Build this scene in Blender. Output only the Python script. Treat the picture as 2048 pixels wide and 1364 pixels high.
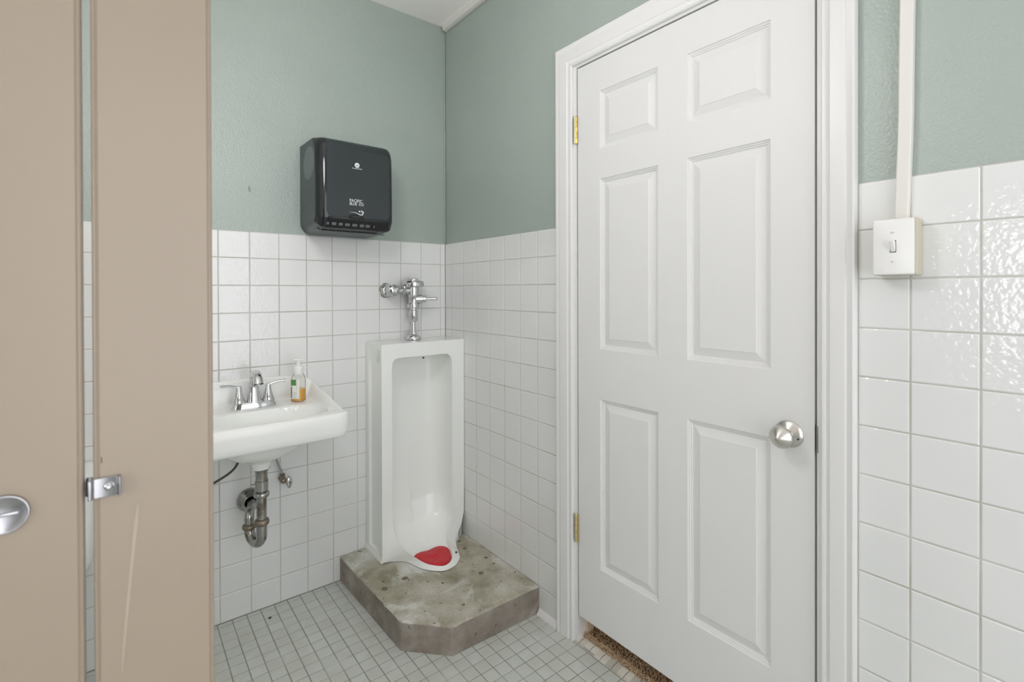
import bpy, bmesh, math, random
from mathutils import Vector, Matrix, noise

random.seed(7)
S = bpy.context.scene
for o in list(bpy.data.objects):
    bpy.data.objects.remove(o)
COL = S.collection
PI = math.pi

# ------------------------------------------------------------------ camera, world, exposure
CAM = Vector((-1.3057, -2.2014, 1.2862))
yaw, pit, rol = 0.669, -0.0048, -0.0028
F_PX, PCY = 990.8, 586.45
fw = Vector((math.sin(yaw) * math.cos(pit), math.cos(yaw) * math.cos(pit), math.sin(pit)))
r0 = Vector((math.cos(yaw), -math.sin(yaw), 0))
u0 = r0.cross(fw)
rt = math.cos(rol) * r0 + math.sin(rol) * u0
up = -math.sin(rol) * r0 + math.cos(rol) * u0
cd = bpy.data.cameras.new('camera')
cam = bpy.data.objects.new('camera', cd)
COL.objects.link(cam)
cam.matrix_world = Matrix(((rt.x, up.x, -fw.x, CAM.x), (rt.y, up.y, -fw.y, CAM.y), (rt.z, up.z, -fw.z, CAM.z), (0, 0, 0, 1)))
cd.sensor_fit = 'HORIZONTAL'
cd.sensor_width = 36.0
cd.lens = F_PX / 2048 * 36.0
cd.shift_y = -(682 - PCY) / 2048
cd.clip_start = 0.05
cd.dof.use_dof = True
cd.dof.focus_distance = 2.1
cd.dof.aperture_fstop = 5.0
S.camera = cam

W = bpy.data.worlds.new('world')
S.world = W
W.use_nodes = True
W.node_tree.nodes['Background'].inputs[0].default_value = (0.8, 0.9, 1.0, 1)
W.node_tree.nodes['Background'].inputs[1].default_value = 0.3

S.view_settings.view_transform = 'Standard'
S.view_settings.look = 'None'
S.view_settings.gamma = 1.0
S.view_settings.use_curve_mapping = False
S.view_settings.exposure = 0.0
S.cycles.use_denoising = True
S.cycles.max_bounces = 12
S.cycles.diffuse_bounces = 10
S.cycles.caustics_reflective = False
S.cycles.caustics_refractive = False

CEIL_LAMP = 23.0      # emission of the ceiling fixture
WINDOW_LAMP = 6.2     # emission of the frosted side window
FILL_GLOW = 3.15     # emission of the fill panel added behind the camera

# ------------------------------------------------------------------ materials
def srgb(r, g, b):
    f = lambda c: (c / 255) / 12.92 if c / 255 <= 0.04045 else ((c / 255 + 0.055) / 1.055) ** 2.4
    return (f(r), f(g), f(b), 1)

def mat(name, col, rough=0.5, metal=0.0, **kw):
    m = bpy.data.materials.new(name)
    m.use_nodes = True
    b = m.node_tree.nodes['Principled BSDF']
    b.inputs['Base Color'].default_value = col
    b.inputs['Roughness'].default_value = rough
    b.inputs['Metallic'].default_value = metal
    for k, v in kw.items():
        b.inputs[k.replace('_', ' ')].default_value = v
    return m

class NT:
    """small node helper"""
    def __init__(s, m):
        s.m = m; s.t = m.node_tree; s.b = s.t.nodes['Principled BSDF']
        s.co = s.t.nodes.new('ShaderNodeTexCoord').outputs['Object']
    def link(s, a, b): s.t.links.new(a, b)
    def noise(s, scale, detail=2, rough=0.5, vec=None, dist=0.0):
        n = s.t.nodes.new('ShaderNodeTexNoise')
        n.inputs['Scale'].default_value = scale; n.inputs['Detail'].default_value = detail
        n.inputs['Roughness'].default_value = rough; n.inputs['Distortion'].default_value = dist
        s.link(vec or s.co, n.inputs['Vector'])
        return n.outputs['Fac']
    def voro(s, scale, feature='F1', out='Distance', vec=None):
        n = s.t.nodes.new('ShaderNodeTexVoronoi'); n.feature = feature
        n.inputs['Scale'].default_value = scale
        s.link(vec or s.co, n.inputs['Vector'])
        return n.outputs[out]
    def ramp(s, fac, stops):
        n = s.t.nodes.new('ShaderNodeValToRGB')
        el = n.color_ramp.elements
        while len(el) < len(stops): el.new(0.5)
        for e, (p, c) in zip(el, stops):
            e.position = p; e.color = c if len(c) == 4 else (c[0], c[1], c[2], 1)
        s.link(fac, n.inputs['Fac'])
        return n.outputs['Color']
    def mix(s, fac, a, b, mode='MIX'):
        n = s.t.nodes.new('ShaderNodeMix'); n.data_type = 'RGBA'; n.blend_type = mode
        for sock, v in ((n.inputs[0], fac), (n.inputs[6], a), (n.inputs[7], b)):
            if isinstance(v, bpy.types.NodeSocket): s.link(v, sock)
            else: sock.default_value = v
        return n.outputs[2]
    def math(s, op, a, b=0.0):
        n = s.t.nodes.new('ShaderNodeMath'); n.operation = op
        for sock, v in ((n.inputs[0], a), (n.inputs[1], b)):
            if isinstance(v, bpy.types.NodeSocket): s.link(v, sock)
            else: sock.default_value = v
        return n.outputs[0]
    def scale(s, v):
        n = s.t.nodes.new('ShaderNodeMapping'); n.inputs['Scale'].default_value = v
        s.link(s.co, n.inputs['Vector'])
        return n.outputs['Vector']
    def bump(s, h, strength=0.3, dist=0.002, prev=None):
        n = s.t.nodes.new('ShaderNodeBump')
        n.inputs['Strength'].default_value = strength; n.inputs['Distance'].default_value = dist
        s.link(h, n.inputs['Height'])
        if prev: s.link(prev, n.inputs['Normal'])
        s.link(n.outputs['Normal'], s.b.inputs['Normal'])
        return n.outputs['Normal']
    def color(s, c): s.link(c, s.b.inputs['Base Color'])
    def rough(s, c): s.link(c, s.b.inputs['Roughness'])

M = {}
# sage wall paint, rolled and brushed
m = M['paint'] = mat('sage_paint', srgb(166, 181, 172), 0.30)
n = NT(m)
n.color(n.mix(n.ramp(n.noise(1.7, 3), [(0.3, (0, 0, 0)), (0.7, (1, 1, 1))]), srgb(156, 168, 161), srgb(164, 175, 168)))
bb = n.bump(n.noise(170, 3, 0.55), 0.95, 0.0020)
bb = n.bump(n.noise(45, 4, 0.6, dist=0.6), 0.40, 0.003, bb)
n.b.inputs['Coat Weight'].default_value = 0.35; n.b.inputs['Coat Roughness'].default_value = 0.22
n.link(bb, n.b.inputs['Coat Normal'])
# glazed wall tile
m = M['tile'] = mat('white_glazed_tile', srgb(224, 225, 221), 0.07)
n = NT(m)
n.color(n.mix(n.ramp(n.noise(2.3, 3), [(0.35, (0, 0, 0)), (0.75, (1, 1, 1))]), srgb(217, 219, 218), srgb(223, 224, 223)))
bb = n.bump(n.noise(88, 1.5, 0.5), 1.0, 0.0011)
for l_ in list(n.b.inputs['Normal'].links): n.t.links.remove(l_)
n.b.inputs['Roughness'].default_value = 0.45
n.b.inputs['Coat Weight'].default_value = 1.0; n.b.inputs['Coat Roughness'].default_value = 0.03; n.b.inputs['Coat IOR'].default_value = 1.6
n.link(bb, n.b.inputs['Coat Normal'])
n.bump(n.noise(70, 2, 0.5), 0.16, 0.002)
m = M['grout'] = mat('wall_grout', srgb(172, 171, 161), 0.9)
n = NT(m)
n.color(n.mix(n.ramp(n.noise(5, 4), [(0.4, (0, 0, 0)), (0.7, (1, 1, 1))]), srgb(194, 194, 188), srgb(172, 168, 154)))
# floor tile
m = M['floor_tile'] = mat('grey_floor_tile', srgb(150, 154, 148), 0.42)
n = NT(m)
cell = n.t.nodes.new('ShaderNodeVectorMath'); cell.operation = 'SNAP'
off = n.t.nodes.new('ShaderNodeVectorMath'); off.operation = 'ADD'
off.inputs[1].default_value = (0.0095, 0.0229, 0); n.link(n.co, off.inputs[0])
cell.inputs[1].default_value = (0.0505, 0.0508, 1); n.link(off.outputs[0], cell.inputs[0])
wn = n.t.nodes.new('ShaderNodeTexWhiteNoise'); n.link(cell.outputs[0], wn.inputs['Vector'])
c = n.mix(wn.outputs['Value'], srgb(188, 192, 186), srgb(196, 200, 194))
c = n.mix(n.ramp(n.noise(9, 4), [(0.45, (0, 0, 0)), (0.75, (1, 1, 1))]), c, srgb(187, 188, 178))
n.color(c)
n.bump(n.noise(160, 2), 0.08, 0.001)
m = M['floor_grout'] = mat('floor_grout', srgb(112, 114, 108), 0.95)
n = NT(m)
n.color(n.mix(n.ramp(n.noise(7, 4), [(0.5, (0, 0, 0)), (0.72, (1, 1, 1))]), srgb(140, 141, 135), srgb(176, 177, 170)))
m = M['edge_tile'] = mat('threshold_tile', srgb(150, 148, 136), 0.3)
n = NT(m)
cell = n.t.nodes.new('ShaderNodeVectorMath'); cell.operation = 'SNAP'
cell.inputs[1].default_value = (1, 0.0508, 1); n.link(n.co, cell.inputs[0])
wn = n.t.nodes.new('ShaderNodeTexWhiteNoise'); n.link(cell.outputs[0], wn.inputs['Vector'])
n.color(n.mix(wn.outputs['Value'], srgb(160, 158, 150), srgb(208, 206, 195)))
# concrete
m = M['concrete'] = mat('worn_concrete', srgb(140, 136, 122), 0.9)
n = NT(m)
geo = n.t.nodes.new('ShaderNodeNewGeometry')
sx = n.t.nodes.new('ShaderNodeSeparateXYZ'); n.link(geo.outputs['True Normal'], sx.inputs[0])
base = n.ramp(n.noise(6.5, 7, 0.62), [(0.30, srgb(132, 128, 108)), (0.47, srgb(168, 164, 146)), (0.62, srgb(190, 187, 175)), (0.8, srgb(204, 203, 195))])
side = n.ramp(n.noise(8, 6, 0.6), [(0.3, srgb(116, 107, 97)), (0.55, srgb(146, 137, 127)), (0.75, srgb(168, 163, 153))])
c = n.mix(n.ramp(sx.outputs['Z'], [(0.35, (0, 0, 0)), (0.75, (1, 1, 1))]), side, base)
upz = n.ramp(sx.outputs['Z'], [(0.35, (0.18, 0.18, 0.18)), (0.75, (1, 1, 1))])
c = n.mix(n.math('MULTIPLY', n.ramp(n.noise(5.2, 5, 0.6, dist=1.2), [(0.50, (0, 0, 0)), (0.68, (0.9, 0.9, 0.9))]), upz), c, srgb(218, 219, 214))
c = n.mix(n.ramp(n.noise(420, 2), [(0.3, (0.55, 0.55, 0.55)), (0.46, (0, 0, 0))]), c, srgb(92, 84, 70))
c = n.mix(n.ramp(n.noise(38, 2), [(0.69, (0, 0, 0)), (0.71, (0.8, 0.8, 0.8))]), c, srgb(100, 94, 76))
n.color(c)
bb = n.bump(n.noise(260, 4, 0.7), 0.5, 0.002)
bb = n.bump(n.noise(30, 4, 0.6), 0.5, 0.006, bb)
M['stain'] = mat('dried_stain', srgb(112, 106, 84), 0.95)
M['scale_white'] = mat('white_mineral_crust', srgb(205, 206, 200), 0.95)
M['ceramic'] = mat('white_vitreous_china', srgb(232, 234, 231), 0.16)
M['chrome'] = mat('chrome', (0.64, 0.65, 0.66, 1), 0.06, 1.0)
m = M['old_chrome'] = mat('tarnished_chrome', (0.6, 0.6, 0.58, 1), 0.22, 1.0)
n = NT(m)
n.color(n.mix(n.ramp(n.noise(16, 3, 0.5), [(0.5, (0, 0, 0)), (0.68, (1, 1, 1))]), (0.42, 0.415, 0.40, 1), (0.22, 0.195, 0.155, 1)))
n.rough(n.ramp(n.noise(30, 4), [(0.35, (0.13, 0.13, 0.13)), (0.75, (0.34, 0.34, 0.34))]))
m = M['corroded'] = mat('corroded_brass', (0.33, 0.28, 0.20, 1), 0.5, 1.0)
n = NT(m)
n.color(n.mix(n.noise(60, 4), (0.15, 0.12, 0.08, 1), (0.40, 0.36, 0.29, 1)))
M['nickel'] = mat('brushed_nickel', (0.60, 0.58, 0.54, 1), 0.27, 1.0)
M['brass'] = mat('polished_brass', (0.78, 0.66, 0.34, 1), 0.22, 1.0)
M['steel'] = mat('dull_steel', (0.46, 0.46, 0.48, 1), 0.24, 1.0)
M['dark'] = mat('dark_gap', srgb(30, 28, 26), 0.8)
M['rubber'] = mat('black_rubber', srgb(48, 44, 40), 0.7)
# white painted woodgrain door, smooth white trim
m = M['door'] = mat('white_door_paint', srgb(217, 217, 216), 0.5)
n = NT(m)
bb = n.bump(n.noise(1.0, 3, 0.5, vec=n.scale((1, 330, 9)), dist=0.4), 0.26, 0.0013)
M['trim'] = mat('white_trim_paint', srgb(220, 220, 219), 0.38)
m = M['ceiling'] = mat('ceiling_paint', srgb(248, 244, 241), 0.85)
n = NT(m); n.bump(n.noise(120, 3), 0.3, 0.0015)
# stall panels: baked enamel on steel
m = M['stall'] = mat('taupe_enamel', srgb(163, 149, 132), 0.36)
n = NT(m); n.bump(n.noise(520, 2), 0.10, 0.0006)
M['scratch'] = mat('pale_scuff', srgb(180, 166, 150), 0.42)
# dispenser plastics
M['black_gloss'] = mat('smoke_black_plastic', srgb(30, 34, 36), 0.09)
M['grey_matte'] = mat('charcoal_plastic', srgb(74, 82, 84), 0.42)
m = M['grey_grain'] = mat('pebbled_grey_plastic', srgb(110, 120, 120), 0.5)
n = NT(m); n.bump(n.noise(600, 2), 0.8, 0.001)
M['black_window'] = mat('black_clear_plastic', srgb(14, 15, 16), 0.12)
M['mark'] = mat('white_print', srgb(225, 230, 230), 0.6)
M['mark_grey'] = mat('grey_print', srgb(96, 100, 102), 0.6)
# plastics
M['white_plastic'] = mat('white_plastic', srgb(230, 230, 228), 0.3)
M['ivory'] = mat('ivory_plastic', srgb(188, 184, 164), 0.4)
M['raceway'] = mat('raceway_plastic', srgb(221, 219, 214), 0.4)
m = M['red'] = mat('red_rubber_mat', srgb(196, 28, 44), 0.4)
n = NT(m)
n.color(n.mix(n.ramp(n.voro(150), [(0.20, (1, 1, 1)), (0.34, (0, 0, 0))]), srgb(204, 22, 36), srgb(104, 8, 16)))
n.bump(n.voro(190), 0.6, 0.003)
m = M['soap'] = mat('orange_soap', srgb(238, 170, 48), 0.2)
m = M['bottle'] = bpy.data.materials.new('clear_bottle_plastic'); m.use_nodes = True
t = m.node_tree; t.nodes.remove(t.nodes['Principled BSDF'])
tr = t.nodes.new('ShaderNodeBsdfTransparent'); tr.inputs[0].default_value = (0.985, 0.99, 0.985, 1)
gl = t.nodes.new('ShaderNodeBsdfGlossy'); gl.inputs['Roughness'].default_value = 0.08
df = t.nodes.new('ShaderNodeBsdfDiffuse'); df.inputs[0].default_value = (0.8, 0.82, 0.79, 1)
lw = t.nodes.new('ShaderNodeLayerWeight'); lw.inputs['Blend'].default_value = 0.12
mx = t.nodes.new('ShaderNodeMixShader'); mx2 = t.nodes.new('ShaderNodeMixShader')
mx2.inputs[0].default_value = 0.06
t.links.new(tr.outputs[0], mx2.inputs[1]); t.links.new(df.outputs[0], mx2.inputs[2])
t.links.new(lw.outputs['Fresnel'], mx.inputs[0]); t.links.new(mx2.outputs[0], mx.inputs[1]); t.links.new(gl.outputs[0], mx.inputs[2])
t.links.new(mx.outputs[0], t.nodes['Material Output'].inputs[0])
m = M['label'] = mat('paper_label', srgb(222, 224, 216), 0.5)
M['label_green'] = mat('green_label_print', srgb(96, 150, 84), 0.5)
M['label_leaf'] = mat('dark_green_print', srgb(58, 104, 52), 0.5)
M['label_white'] = mat('white_label_panel', srgb(240, 241, 238), 0.5)
m = M['carpet'] = mat('brown_carpet_yarn', srgb(150, 122, 88), 0.95)
n = NT(m)
n.color(n.ramp(n.noise(300, 1), [(0.30, srgb(122, 98, 70)), (0.5, srgb(196, 168, 132)), (0.68, srgb(226, 212, 192))]))
m = M['carpet_back'] = mat('carpet_backing', srgb(98, 78, 56), 0.95)
M['beige_hall_warm_tint'] = mat('beige_hall_and_warm_light_tint', srgb(214, 196, 172), 0.6)  # hallway walls; on the door stops it paints in warm hallway light
M['hose'] = mat('dark_supply_hose', srgb(70, 68, 64), 0.35)

def emit(name, col, strength):
    m = bpy.data.materials.new(name); m.use_nodes = True
    t = m.node_tree; t.nodes.remove(t.nodes['Principled BSDF'])
    e = t.nodes.new('ShaderNodeEmission'); e.inputs[0].default_value = col; e.inputs[1].default_value = strength
    t.links.new(e.outputs[0], t.nodes['Material Output'].inputs[0])
    return m
M['lamp'] = emit('lamp_diffuser', (1.0, 0.985, 1.0, 1), CEIL_LAMP)
M['pane'] = emit('frosted_daylight_pane', (0.97, 0.975, 1.0, 1), WINDOW_LAMP)
M['fill_pane'] = emit('added_fill_pane_glow', (0.95, 0.955, 1.0, 1), FILL_GLOW)

# ------------------------------------------------------------------ mesh helpers
def BM(): return bmesh.new()

def obj(name, bm, mt, parent=None, smooth=True, ang=35, bevel=0.0, seg=2, loc=None):
    """link a bmesh as ONE mesh object; mt is a material or a list of them"""
    me = bpy.data.meshes.new(name)
    bmesh.ops.recalc_face_normals(bm, faces=bm.faces[:])
    bm.to_mesh(me); bm.free()
    for x in (mt if isinstance(mt, (list, tuple)) else [mt]):
        me.materials.append(x)
    if smooth and len(me.polygons):
        me.polygons.foreach_set('use_smooth', [True] * len(me.polygons))
        me.set_sharp_from_angle(angle=math.radians(ang))
    o = bpy.data.objects.new(name, me)
    COL.objects.link(o)
    if parent is not None:
        o.parent = parent
        o.matrix_parent_inverse = Matrix.Translation(parent.location).inverted() if parent.rotation_euler[:] == (0, 0, 0) else parent.matrix_basis.inverted()
    if bevel:
        b = o.modifiers.new('bevel', 'BEVEL'); b.width = bevel; b.segments = seg
        b.limit_method = 'ANGLE'; b.angle_limit = math.radians(40); b.harden_normals = False
    return o

def thing(name, label, cat, loc, group=None):
    o = bpy.data.objects.new(name, None)
    o.empty_display_size = 0.05
    COL.objects.link(o)
    o.location = loc
    o['label'] = label; o['category'] = cat
    if group: o['group'] = group
    return o

def tag(o, label, cat, group=None, kind=None):
    o['label'] = label; o['category'] = cat
    if group: o['group'] = group
    if kind: o['kind'] = kind
    return o

def struct(o, label=None, cat=None):
    o['kind'] = 'structure'
    if label: o['label'] = label
    if cat: o['category'] = cat
    return o

def box(bm, a, b, mi=0):
    x0, y0, z0 = a; x1, y1, z1 = b
    v = [bm.verts.new(p) for p in ((x0, y0, z0), (x1, y0, z0), (x1, y1, z0), (x0, y1, z0), (x0, y0, z1), (x1, y0, z1), (x1, y1, z1), (x0, y1, z1))]
    for f in ((0, 3, 2, 1), (4, 5, 6, 7), (0, 1, 5, 4), (1, 2, 6, 5), (2, 3, 7, 6), (3, 0, 4, 7)):
        bm.faces.new([v[i] for i in f]).material_index = mi
    return v

def rbox(bm, a, b, r=0.004, seg=2, mi=0):
    v = box(bm, a, b, mi)
    es = {e for x in v for e in x.link_edges}
    bmesh.ops.bevel(bm, geom=list(es), offset=r, segments=seg, affect='EDGES', profile=0.5)

def loft(bm, rings, close=True, cap0=False, cap1=False, mi=0, loop_rings=False):
    R = [[bm.verts.new(p) for p in ring] for ring in rings]
    n = len(R[0]); m = len(R)
    for i in range(m if loop_rings else m - 1):
        A, B = R[i], R[(i + 1) % m]
        for j in range(n if close else n - 1):
            k = (j + 1) % n
            try: bm.faces.new((A[j], A[k], B[k], B[j])).material_index = mi
            except ValueError: pass
    if cap0: bm.faces.new(R[0][::-1]).material_index = mi
    if cap1: bm.faces.new(R[-1]).material_index = mi
    return R

def frame_of(d):
    d = d.normalized()
    a = Vector((0, 0, 1)) if abs(d.z) < 0.9 else Vector((1, 0, 0))
    u = d.cross(a).normalized(); v = d.cross(u).normalized()
    return u, v

def lathe(bm, prof, c=(0, 0, 0), axis=(0, 0, 1), n=32, mi=0, cap0=True, cap1=True, sx=1.0, sy=1.0):
    """prof: (radius, height along axis)"""
    ax = Vector(axis).normalized(); u, v = frame_of(ax); c = Vector(c)
    rings = []
    for r, h in prof:
        rings.append([c + ax * h + (u * math.cos(2 * PI * i / n) * sx + v * math.sin(2 * PI * i / n) * sy) * max(r, 1e-5) for i in range(n)])
    loft(bm, rings, True, cap0, cap1, mi)

def cr(pts, sub=8):
    """Catmull-Rom through points"""
    P = [Vector(p) for p in pts]; out = []
    for i in range(len(P) - 1):
        a, b, c, d = P[max(i - 1, 0)], P[i], P[i + 1], P[min(i + 2, len(P) - 1)]
        for k in range(sub):
            t = k / sub
            out.append(0.5 * ((2 * b) + (c - a) * t + (2 * a - 5 * b + 4 * c - d) * t * t + (3 * b - a - 3 * c + d) * t ** 3))
    out.append(P[-1])
    return out

def tube(bm, pts, rad, n=16, mi=0, cap=True, flat=1.0):
    """tube along points; rad a number or list; flat squashes along the second normal"""
    P = [Vector(p) for p in pts]; rings = []
    t0 = (P[1] - P[0]).normalized(); u, v = frame_of(t0)
    for i, p in enumerate(P):
        t = ((P[min(i + 1, len(P) - 1)] - P[max(i - 1, 0)])).normalized()
        u = (u - t * u.dot(t)).normalized(); v = t.cross(u)
        r = rad[i] if isinstance(rad, (list, tuple)) else rad
        rings.append([p + (u * math.cos(2 * PI * k / n) + v * math.sin(2 * PI * k / n) * flat) * r for k in range(n)])
    loft(bm, rings, True, cap, cap, mi)

def rrect(w, h, r, seg=6):
    """rounded rectangle outline centred on 0 (list of 2D points)"""
    r = min(r, w / 2 - 1e-4, h / 2 - 1e-4); out = []
    for cx, cy, a0 in ((w / 2 - r, h / 2 - r, 0), (-w / 2 + r, h / 2 - r, 90), (-w / 2 + r, -h / 2 + r, 180), (w / 2 - r, -h / 2 + r, 270)):
        for k in range(seg + 1):
            a = math.radians(a0 + 90 * k / seg)
            out.append((cx + r * math.cos(a), cy + r * math.sin(a)))
    return out

def disc(bm, c, axis, r, h, n=24, mi=0, sx=1, sy=1):
    lathe(bm, [(r, 0), (r, h)], c, axis, n, mi, True, True, sx, sy)

def text_mesh(txt, size, depth=0.0004, align='LEFT'):
    cu = bpy.data.curves.new('lettering', 'FONT'); cu.body = txt; cu.size = size; cu.extrude = depth; cu.align_x = align
    ob = bpy.data.objects.new('lettering_tmp', cu); COL.objects.link(ob)
    bpy.context.view_layer.update()
    me = bpy.data.meshes.new_from_object(ob.evaluated_get(bpy.context.evaluated_depsgraph_get()))
    bpy.data.objects.remove(ob); bpy.data.curves.remove(cu)
    bm = BM(); bm.from_mesh(me); bpy.data.meshes.remove(me)
    return bm

# ------------------------------------------------------------------ the setting
XL, YF, ZC = -2.62, -3.45, 2.632       # left wall, wall behind the camera, ceiling
PX = 0.004                             # paint lies 4 mm behind the tile face
D_Y0, D_Y1, D_ZT = -0.9175, -1.7365, 2.104   # clear opening of the entrance door (left, right, head)
H0, TP, TPX = 1.5295, 0.1095, 0.10904   # tile course top, course height, tile pitch across

def tiles(bm, us, vs, P, gap=0.0026, bev=0.0022, h0=-0.0016, mi=0, jit=0.0003, skip=None):
    """field of individually set tiles; P(u,v,n)->point"""
    for i in range(len(us) - 1):
        for j in range(len(vs) - 1):
            u0_, u1_ = sorted((us[i], us[i + 1])); v0_, v1_ = sorted((vs[j], vs[j + 1]))
            if skip and skip((u0_ + u1_) / 2, (v0_ + v1_) / 2): continue
            g = gap / 2
            a0, a1, b0, b1 = u0_ + g, u1_ - g, v0_ + g, v1_ - g
            if a1 - a0 < 2.2 * bev or b1 - b0 < 2.2 * bev: continue
            hs = [random.uniform(-jit, jit) for _ in range(4)]
            lo = [bm.verts.new(P(*p, h0)) for p in ((a0, b0), (a1, b0), (a1, b1), (a0, b1))]
            md = [bm.verts.new(P(p[0], p[1], h - bev * 0.3)) for p, h in zip(((a0 + bev * .3, b0 + bev * .3), (a1 - bev * .3, b0 + bev * .3), (a1 - bev * .3, b1 - bev * .3), (a0 + bev * .3, b1 - bev * .3)), hs)]
            hi = [bm.verts.new(P(p[0], p[1], h)) for p, h in zip(((a0 + bev, b0 + bev), (a1 - bev, b0 + bev), (a1 - bev, b1 - bev), (a0 + bev, b1 - bev)), hs)]
            for A, B in ((lo, md), (md, hi)):
                for k in range(4):
                    bm.faces.new((A[k], A[(k + 1) % 4], B[(k + 1) % 4], B[k])).material_index = mi
            bm.faces.new(hi).material_index = mi

def quad(bm, pts, mi=0):
    bm.faces.new([bm.verts.new(p) for p in pts]).material_index = mi

def bullnose(bm, us, v0, v1, P, gap=0.0026, r=0.007):
    """top course: tiles with a rounded upper edge"""
    prof = [(v0 + gap / 2, -0.0016), (v0 + gap / 2, -0.0006), (v0 + gap / 2 + 0.0016, 0)]
    prof += [(v1 - r + r * math.sin(a), -r * 0.75 + r * 0.75 * math.cos(a)) for a in [k * PI / 28 for k in range(15)]]
    for i in range(len(us) - 1):
        a0, a1 = sorted((us[i], us[i + 1])); a0 += gap / 2; a1 -= gap / 2
        if a1 - a0 < 0.006: continue
        e = 0.0018
        stations = [(a0, -0.0012), (a0 + e, 0), (a1 - e, 0), (a1, -0.0012)]
        loft(bm, [[P(u, v, nn + d) for v, nn in prof] for u, d in stations], close=False)

rows = [H0 - TP * k for k in range(1, 14)] + [0.0]
# back wall
bm = BM(); box(bm, (XL - 0.1, PX, -0.1), (0.1, 0.12, ZC + 0.1))
wall_back = struct(obj('wall_back', bm, M['paint'], smooth=False), 'sage green wall behind the sink and urinal, tiled white below', 'wall')
Pb = lambda u, v, nn: (u, -nn, v)
usb = [0.0] + [-0.0275 - TPX * k for k in range(0, 24)]
usb = [u for u in usb if u > XL] + [XL]
bm = BM()
tiles(bm, usb, rows, Pb)
bullnose(bm, usb, rows[0], 1.5265, Pb)
quad(bm, [(XL, 0.0012, 0), (0, 0.0012, 0), (0, 0.0012, 1.5255), (XL, 0.0012, 1.5255)], 1)
quad(bm, [(XL, 0.0012, 1.5255), (0, 0.0012, 1.5255), (0, PX, 1.5255), (XL, PX, 1.5255)], 1)
obj('tile_wainscot', bm, [M['tile'], M['grout']], wall_back, ang=9)
# door wall
bm = BM()
box(bm, (PX, 0.0, -0.1), (0.13, D_Y0 + 0.012, ZC + 0.1))
box(bm, (PX, D_Y1 - 0.012, -0.1), (0.13, YF - 0.1, ZC + 0.1))
box(bm, (PX, D_Y0 + 0.012, D_ZT + 0.012), (0.13, D_Y1 - 0.012, ZC + 0.1))
wall_right = struct(obj('wall_right', bm, M['paint'], smooth=False), 'sage green wall with the white door, tiled white below', 'wall')
Pr = lambda u, v, nn: (-nn, u, v)
usr1 = [0.0] + [-0.0582 - TPX * k for k in range(7)] + [-0.834]
usr2 = [-1.8085] + [-1.9029 - TPX * k for k in range(14)] + [YF]
bm = BM()
for us in (usr1, usr2):
    tiles(bm, us, rows, Pr)
    bullnose(bm, us, rows[0], 1.5265, Pr)
    quad(bm, [(0.0012, us[0], 0), (0.0012, us[-1], 0), (0.0012, us[-1], 1.5255), (0.0012, us[0], 1.5255)], 1)
    quad(bm, [(0.0012, us[0], 1.5255), (0.0012, us[-1], 1.5255), (PX, us[-1], 1.5255), (PX, us[0], 1.5255)], 1)
obj('tile_wainscot', bm, [M['tile'], M['grout']], wall_right, ang=9)
bm = BM()
pts = [(-0.0005 - 0.0012 * noise.noise((0, 0, z * 30)), 0.0005, z) for z in [1.528 + 0.012 * k for k in range(90)]]
tube(bm, pts, [0.0035 + 0.0012 * noise.noise((5, 0, p[2] * 22)) for p in pts], 10)
obj('corner_caulk', bm, M['paint'], wall_back)
# left wall with its window opening, and the wall behind the camera
WY0, WY1, WZ0, WZ1 = -2.30, -1.74, 0.85, 1.75
bm = BM()
box(bm, (XL - 0.12, YF, -0.1), (XL, WY0, ZC + 0.1)); box(bm, (XL - 0.12, WY1, -0.1), (XL, 0.0, ZC + 0.1))
box(bm, (XL - 0.12, WY0, -0.1), (XL, WY1, WZ0)); box(bm, (XL - 0.12, WY0, WZ1), (XL, WY1, ZC + 0.1))
wall_left = struct(obj('wall_left', bm, M['ceiling'], smooth=False), 'off-white side wall with a frosted window', 'wall')
VX0, VX1, VZ0, VZ1 = -1.75, -0.10, 0.25, 2.40  # opening for the added fill panel
bm = BM()
box(bm, (XL - 0.1, YF - 0.12, -0.1), (VX0, YF, ZC + 0.1)); box(bm, (VX1, YF - 0.12, -0.1), (0.1, YF, ZC + 0.1))
box(bm, (VX0, YF - 0.12, -0.1), (VX1, YF, VZ0)); box(bm, (VX0, YF - 0.12, VZ1), (VX1, YF, ZC + 0.1))
wall_front = struct(obj('wall_front', bm, M['ceiling'], smooth=False), 'off-white wall behind the photographer', 'wall')
for wl, Pw, us, w0, w1, wz in ((wall_left, lambda u, v, nn: (XL + 0.003 + nn, u, v), [-TPX * k for k in range(32)] , WY0, WY1, WZ0), (wall_front, lambda u, v, nn: (u, YF + 0.003 + nn, v), [XL + 0.004 + TPX * k for k in range(24)], VX0, VX1, VZ0)):
    bm = BM()
    tiles(bm, us, [H0] + rows, Pw, skip=lambda u, v: w0 - 0.07 < u < w1 + 0.07 and v > wz - 0.08)
    obj('tile_wainscot', bm, [M['tile'], M['grout']], wl, ang=9)
bm = BM(); box(bm, (XL - 0.1, YF - 0.1, ZC), (0.12, 0.1, ZC + 0.1))
struct(obj('ceiling', bm, M['ceiling'], smooth=False), 'plain off-white painted ceiling', 'ceiling')
bm = BM(); box(bm, (XL - 0.1, YF - 0.1, -0.1), (0.0, 0.1, -0.0012), 1)
xs = [-0.0095 - 0.0505 * k for k in range(0, 52)]; xs = [x for x in xs if x > XL] + [XL]; xs = [0.0] + xs
ys = [0.0, -0.0229] + [-0.0229 - 0.0508 * k for k in range(1, 68)]; ys = [y for y in ys if y > YF] + [YF]
ped_skip = lambda x, y: x > -0.50 and y > -0.52
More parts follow.
